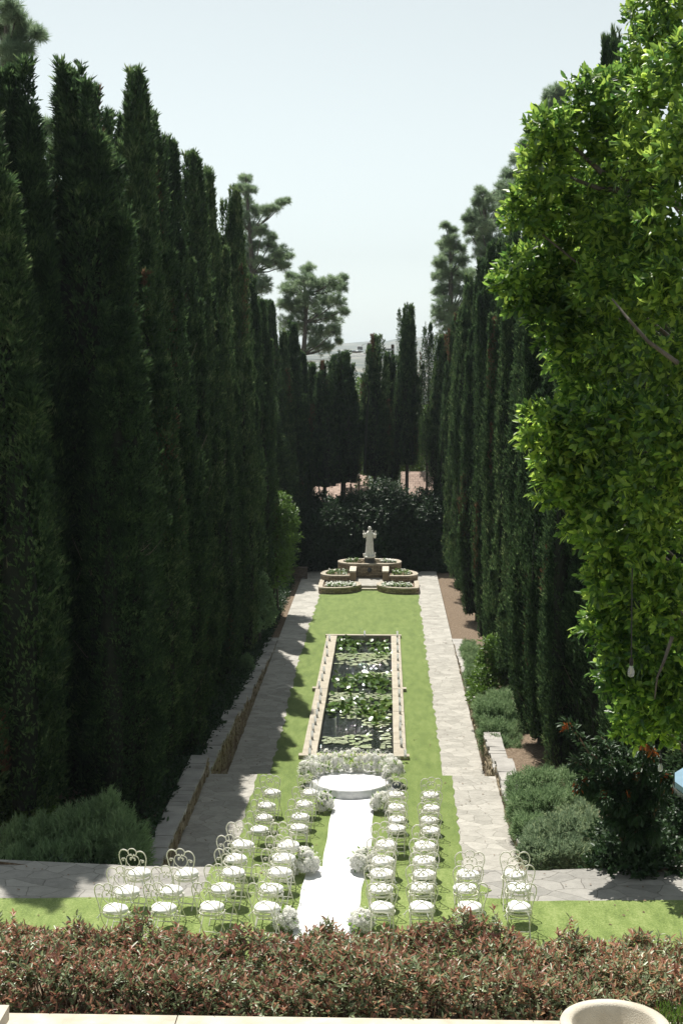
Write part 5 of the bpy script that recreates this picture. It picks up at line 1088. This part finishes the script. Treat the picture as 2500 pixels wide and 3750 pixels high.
def blob_pts(rx, ry, rz, cz):
    def f(n):
        d = rdir(n); d[:, 2] = np.abs(d[:, 2]) * 1.1 - .35; d = nrm(d); return d * np.array([rx, ry, rz]) * rng.uniform(.85, 1.08, n)[:, None] + np.array([0, 0, cz]), d
    return f
for lb, u, v, z, rx, rz in (('white rose and baby\'s breath cluster beside the stage, left of the runner', 1186, 2990, Z2, .20, .27), ('white rose cluster beside the stage, right of the runner', 1392, 2992, Z2, .20, .27),
                         ('white rose cluster left of the runner at the near lawn\'s far edge', 1115, 3218, Z1, .23, .26), ('white rose cluster right of the runner at the near lawn\'s far edge', 1336, 3212, Z1, .23, .26),
                         ('white flowers half hidden by the red hedge, left of the runner', 1046, 3425, Z1, .17, .2), ('white flowers half hidden by the red hedge, right of the runner', 1322, 3430, Z1, .17, .2)):
    p = at(u, v - 18, z=z); bouquet(lb, blob_pts(rx, rx, rz, rz * .75), 26, 800, 110, (p.x, p.y, z + .01), group='flower clusters along the runner')
def arc_pts(n):
    a = rng.uniform(-.28, PI + .28, n); x = np.cos(a) * 1.16; y = np.sin(a) * .62 + .35
    d = rdir(n); d[:, 2] = np.abs(d[:, 2]) * .9 - .12; d = nrm(d); hh = .52 + .12 * np.sin(a)
    return np.stack([x, y, np.full(n, .30)], 1) + d * np.stack([np.full(n, .26), np.full(n, .24), hh * .85], 1) * rng.uniform(.85, 1.05, n)[:, None], d
bouquet('long curved bank of white roses and baby\'s breath behind the round stage', arc_pts, 99, 5000, 420, (pc.x, pc.y - .12, Z2 + .01), leafL=.10)
p = at(1458, 2892, z=Z2); b = MB(); b.ball((0, 0, .08), .16, .14, .13, 14, 9, noise=.06); o = b.build('rock', M['greyrock'], None, (p.x, p.y, Z2 + .012), smooth=True); tag(o, 'grey rock-shaped speaker on the lawn beside the stage', 'rock speaker')

# ------------------------------------------------------------------ near red hedge, coping and urn
rng = np.random.default_rng(5)
HX0, HX1, HY0, HY1, HZ = -3.7, 3.1, 9.72, 10.85, 5.385
hh = thing('red_leaved_hedge', 'clipped hedge of red-brown and grey-green leaves across the bottom', 'hedge', ((HX0 + HX1) / 2, 10.3, 4.9)); ho = np.array(hh.location)
nt = 8200; x = rng.uniform(HX0, HX1, nt); y = rng.uniform(HY0 - .06, HY1, nt)
lump = .045 * np.sin(x * 2.1 + 1) + .03 * np.sin(x * 5.3 + y * 4) + .03 * np.sin(y * 7 + x * 3)
top = HZ + lump - .30 * np.clip((HY0 + .16 - y) / .22, 0, 1) ** 1.3 - .10 * np.clip((y - HY1 + .12) / .12, 0, 1)
z = top - .16 * rng.random(nt) ** 1.5
tall = rng.random(nt) < .05; z[tall] += rng.uniform(.03, .09, tall.sum())
for cx_, cy_ in ((-1.92, 10.7), (.62, 10.72), (1.45, 10.7), (2.0, 10.8), (-.45, 10.75), (-2.35, 10.6), (.9, 10.7), (-1.1, 10.7)):
    w = np.exp(-((x - cx_) / .13) ** 2 - ((y - cy_) / .12) ** 2); z += w * .13
T = nrm(np.stack([rng.normal(size=nt) * .35, rng.normal(size=nt) * .35 - .55 * np.clip((HY0 + .2 - y) / .25, 0, 1), np.ones(nt)], 1))
P = np.stack([x, y, z], 1) - ho; parts = []
for k in range(9):
    s = k / 8; a = rdir(nt); a = nrm(a - T * np.sum(a * T, 1, keepdims=True)); D = nrm(T * (.25 + .75 * s) + a * (1.15 - .5 * s)); N = nrm(T - a * .5)
    V, Q = leaves(P + T * (.02 + .06 * s) - T * .05, D, N, rng.uniform(.036, .064, nt) * (1.1 if s > .4 else .85), rng.uniform(.015, .022, nt), fold=.35, droop=.18, wide=(.5, .5))
    red = (rng.random(nt) < (.10 + .50 * s)); parts.append((V, Q, np.repeat(np.where(red, 0, 1), 2)))
V, Q, MI = cat(parts); obj('foliage', np_mesh('foliage', V, Q, MI, [M['redleaf'], M['greyleaf']]), hh)
m = MB(); rr = random.Random(3)
for k in range(900):
    xx, yy = rr.uniform(HX0, HX1), rr.uniform(HY0 + .05, HY1); b0 = Vector((xx, yy, 4.95)); tp = Vector((xx + rr.uniform(-.15, .15), yy + rr.uniform(-.12, .1), HZ - rr.uniform(0, .08))); 
    m.tube([b0 - hh.location, b0.lerp(tp, .5) + Vector((rr.uniform(-.05, .05), 0, 0)) - hh.location, tp - hh.location], [.006, .004, .0025], 4, cap=False)
m.build('stem', M['twig'], hh)
cop = thing('stone_coping', 'pale cast stone balustrade coping in front of the red hedge', 'balustrade', (0, 9.35, 5.2)); co = cop.location
ctop = 5.24
def cbox(x0, x1, y0=9.22, y1=9.66): 
    m = MB(); prof = [(y0, ctop - .16), (y0, ctop - .035), (y0 + .045, ctop - .02), (y0 + .06, ctop), (y1, ctop), (y1, ctop - .16)]
    vs = [(x, yy - co.y, zz - co.z) for x in (x0, x1) for yy, zz in prof]; n = len(prof)
    m.add(vs, [(k, (k + 1) % n, n + (k + 1) % n, n + k) for k in range(n)] + [tuple(range(n))[::-1], tuple(range(n, 2 * n))]); return m
xj = at(654, 3710, z=ctop).x
for a, c in ((-3.9, xj - .004), (xj + .004, 1.9), (1.908, 3.6)): cbox(a, c).build('coping_slab', M['concrete'], cop)
m = MB(); m.box(-3.9, 9.3 - co.y, 4.3 - co.z, 3.6, 9.6 - co.y, ctop - .162 - co.z); m.build('wall', M['concrete'], cop)
p = at(0, 3700, z=5.35); ped = thing('stone_pedestal', 'corner of a pale cast stone pedestal at the bottom left', 'pedestal', (p.x - .2, p.y - .1, 4.3))
m = MB(); m.box(-.25, -.5, 0, .24, .07, .98, 0, .004); m.build('block', M['concrete'], ped); m = MB(); m.box(-.28, -.53, .982, .265, .10, 1.09, 0, .004); m.build('cap', M['concrete'], ped)
uc = at(2250, 3749, z=5.9); urn = thing('stone_urn', 'empty wide stone bowl planter at the bottom right', 'urn', (uc.x, uc.y, 5.45)); UR = (at(2450, 3749, z=5.9) - uc).x
m = MB(); m.lathe([(.14, 0), (.15, .03), (.10, .06), (.13, .1), (UR * .72, .22), (UR * .93, .36), (UR, .40), (UR, .445), (UR * .985, .455), (UR * .80, .455), (UR * .77, .44), (UR * .70, .30), (UR * .4, .20), (.01, .17)], 64); m.build('bowl', M['concrete'], urn, smooth=True)
m = MB()
for a_, r_ in ((.3, .1), (1.6, .12), (3.0, .1), (4.4, .12), (5.3, .09)): m.ball((UR * .5 * math.cos(a_), UR * .5 * math.sin(a_), .21), .10, .10, .075, 12, 8, noise=.06)
m.build('gravel_heap', M['concrete'], urn, smooth=True)
ud = thing('stone_pedestal', 'square stone pedestal carrying the wide bowl at bottom right', 'pedestal', (uc.x, uc.y, 4.3)); m = MB(); m.box(-.2, -.2, 0, .2, .2, 1.148, 0, .003); m.build('block', M['concrete'], ud)
def spiky(label, u, v, zc, n, L, m, col=(.3,)):
    p = at(u, v, zc=zc); t = thing('potted_sprigs', label, 'plant', (p.x, p.y, p.z - .35)); P = np.stack([rng.uniform(-.14, .14, n), rng.uniform(-.1, .1, n), rng.uniform(.0, .35, n)], 1)
    T = nrm(np.stack([rng.normal(size=n) * .3, rng.normal(size=n) * .3, np.ones(n)], 1)); V, Q = blades(P, T, rdir(n), L, .006); obj('foliage', np_mesh('foliage', V, Q, np.zeros(len(Q)), m), t)
    b = MB(); [b.tube([(rr.uniform(-.1, .1), 0, -.3), (rr.uniform(-.12, .12), rr.uniform(-.05, .05), .3)], .005, 4) for _ in range(14)]; b.build('stem', M['twig'], t)
spiky('small needle-leaved green sprigs right of the stone bowl', 2490, 3700, 9.0, 1600, .05, M['bright'])

# ------------------------------------------------------------------ hanging bulbs and parasol
for u0, v0, u1, v1, zc, lb in ((2313, 2080, 2309, 2455, 12.6, 'clear glass bulb hanging on a black cord in front of the dark foliage'), (2420, 2600, 2416, 2808, 17.5, 'small clear bulb hanging lower right, in front of the orange leaves')):
    p = at(u1, v1, zc=zc); t = thing('hanging_bulb', lb, 'light bulb', p); q = at(u0, v0, zc=zc) - p
    m = MB(); m.lathe([(.004, -.062), (.022, -.055), (.031, -.03), (.030, -.005), (.018, .03), (.014, .045)], 16); m.build('bulb', M['glass'], t, smooth=True)
    m = MB(); m.tube([(0, 0, .045), (0, 0, .11)], .018, 10); m.build('socket', M['black'], t)
    m = MB(); m.tube([(0, 0, .11), tuple(q)], .006, 5); m.build('cord', M['black'], t)
    m = MB(); m.tube([(-.005, 0, -.03), (.005, 0, .02)], .005, 5); m.build('filament', M['yellow'], t)
pe = at(2469, 2862, zc=24); pr = 1.35; pcx = pe.x + pr; par = thing('parasol', 'pale blue parasol with white fringe cut off by the right edge', 'parasol', (pcx, pe.y, 0)); n = 16
m = MB(); m.lathe([(pr, pe.z), (pr * .55, pe.z + .22), (.02, pe.z + .48)], n, cap=False); m.lathe([(pr, pe.z - .1), (pr + .003, pe.z)], n, cap=False); m.build('canopy', M['blueawn'], par)
m = MB()
for k in range(420):
    a = 2 * PI * k / 420; x_, y_ = pr * 1.004 * math.cos(a), pr * 1.004 * math.sin(a); s = .011; m.add([(x_ - s * math.sin(a) * .4, y_ + s * math.cos(a) * .4, pe.z - .09), (x_ + s * math.sin(a) * .4, y_ - s * math.cos(a) * .4, pe.z - .09), (x_, y_, pe.z - .2 - .02 * math.sin(k * 7))], [(0, 1, 2)])
m.build('fringe', M['fringe'], par); m = MB(); m.tube([(0, 0, 0), (0, 0, pe.z + .5)], .03, 8); m.build('pole', M['wood'], par)
m = MB(); m.lathe([(.3, 0), (.3, .07), (.05, .1)], 16); m.build('base', M['concrete'], par)

# ------------------------------------------------------------------ air
hz = MB(); hz.box(-4500, -80, -40, 4500, 4500, 60); ho_ = hz.mesh('haze', [])
hm = bpy.data.materials.new('haze'); hm.use_nodes = True; hm.node_tree.nodes.clear()
vo = hm.node_tree.nodes.new('ShaderNodeOutputMaterial'); pv = hm.node_tree.nodes.new('ShaderNodeVolumePrincipled')
pv.inputs['Color'].default_value = (.80, .91, 1, 1); pv.inputs['Density'].default_value = .00016; pv.inputs['Anisotropy'].default_value = .3
hm.node_tree.links.new(pv.outputs[0], vo.inputs['Volume']); ho_.materials.clear(); ho_.materials.append(hm)
tag(obj('haze', ho_), 'thin pale haze in the air over the far hills', 'haze', kind='stuff')
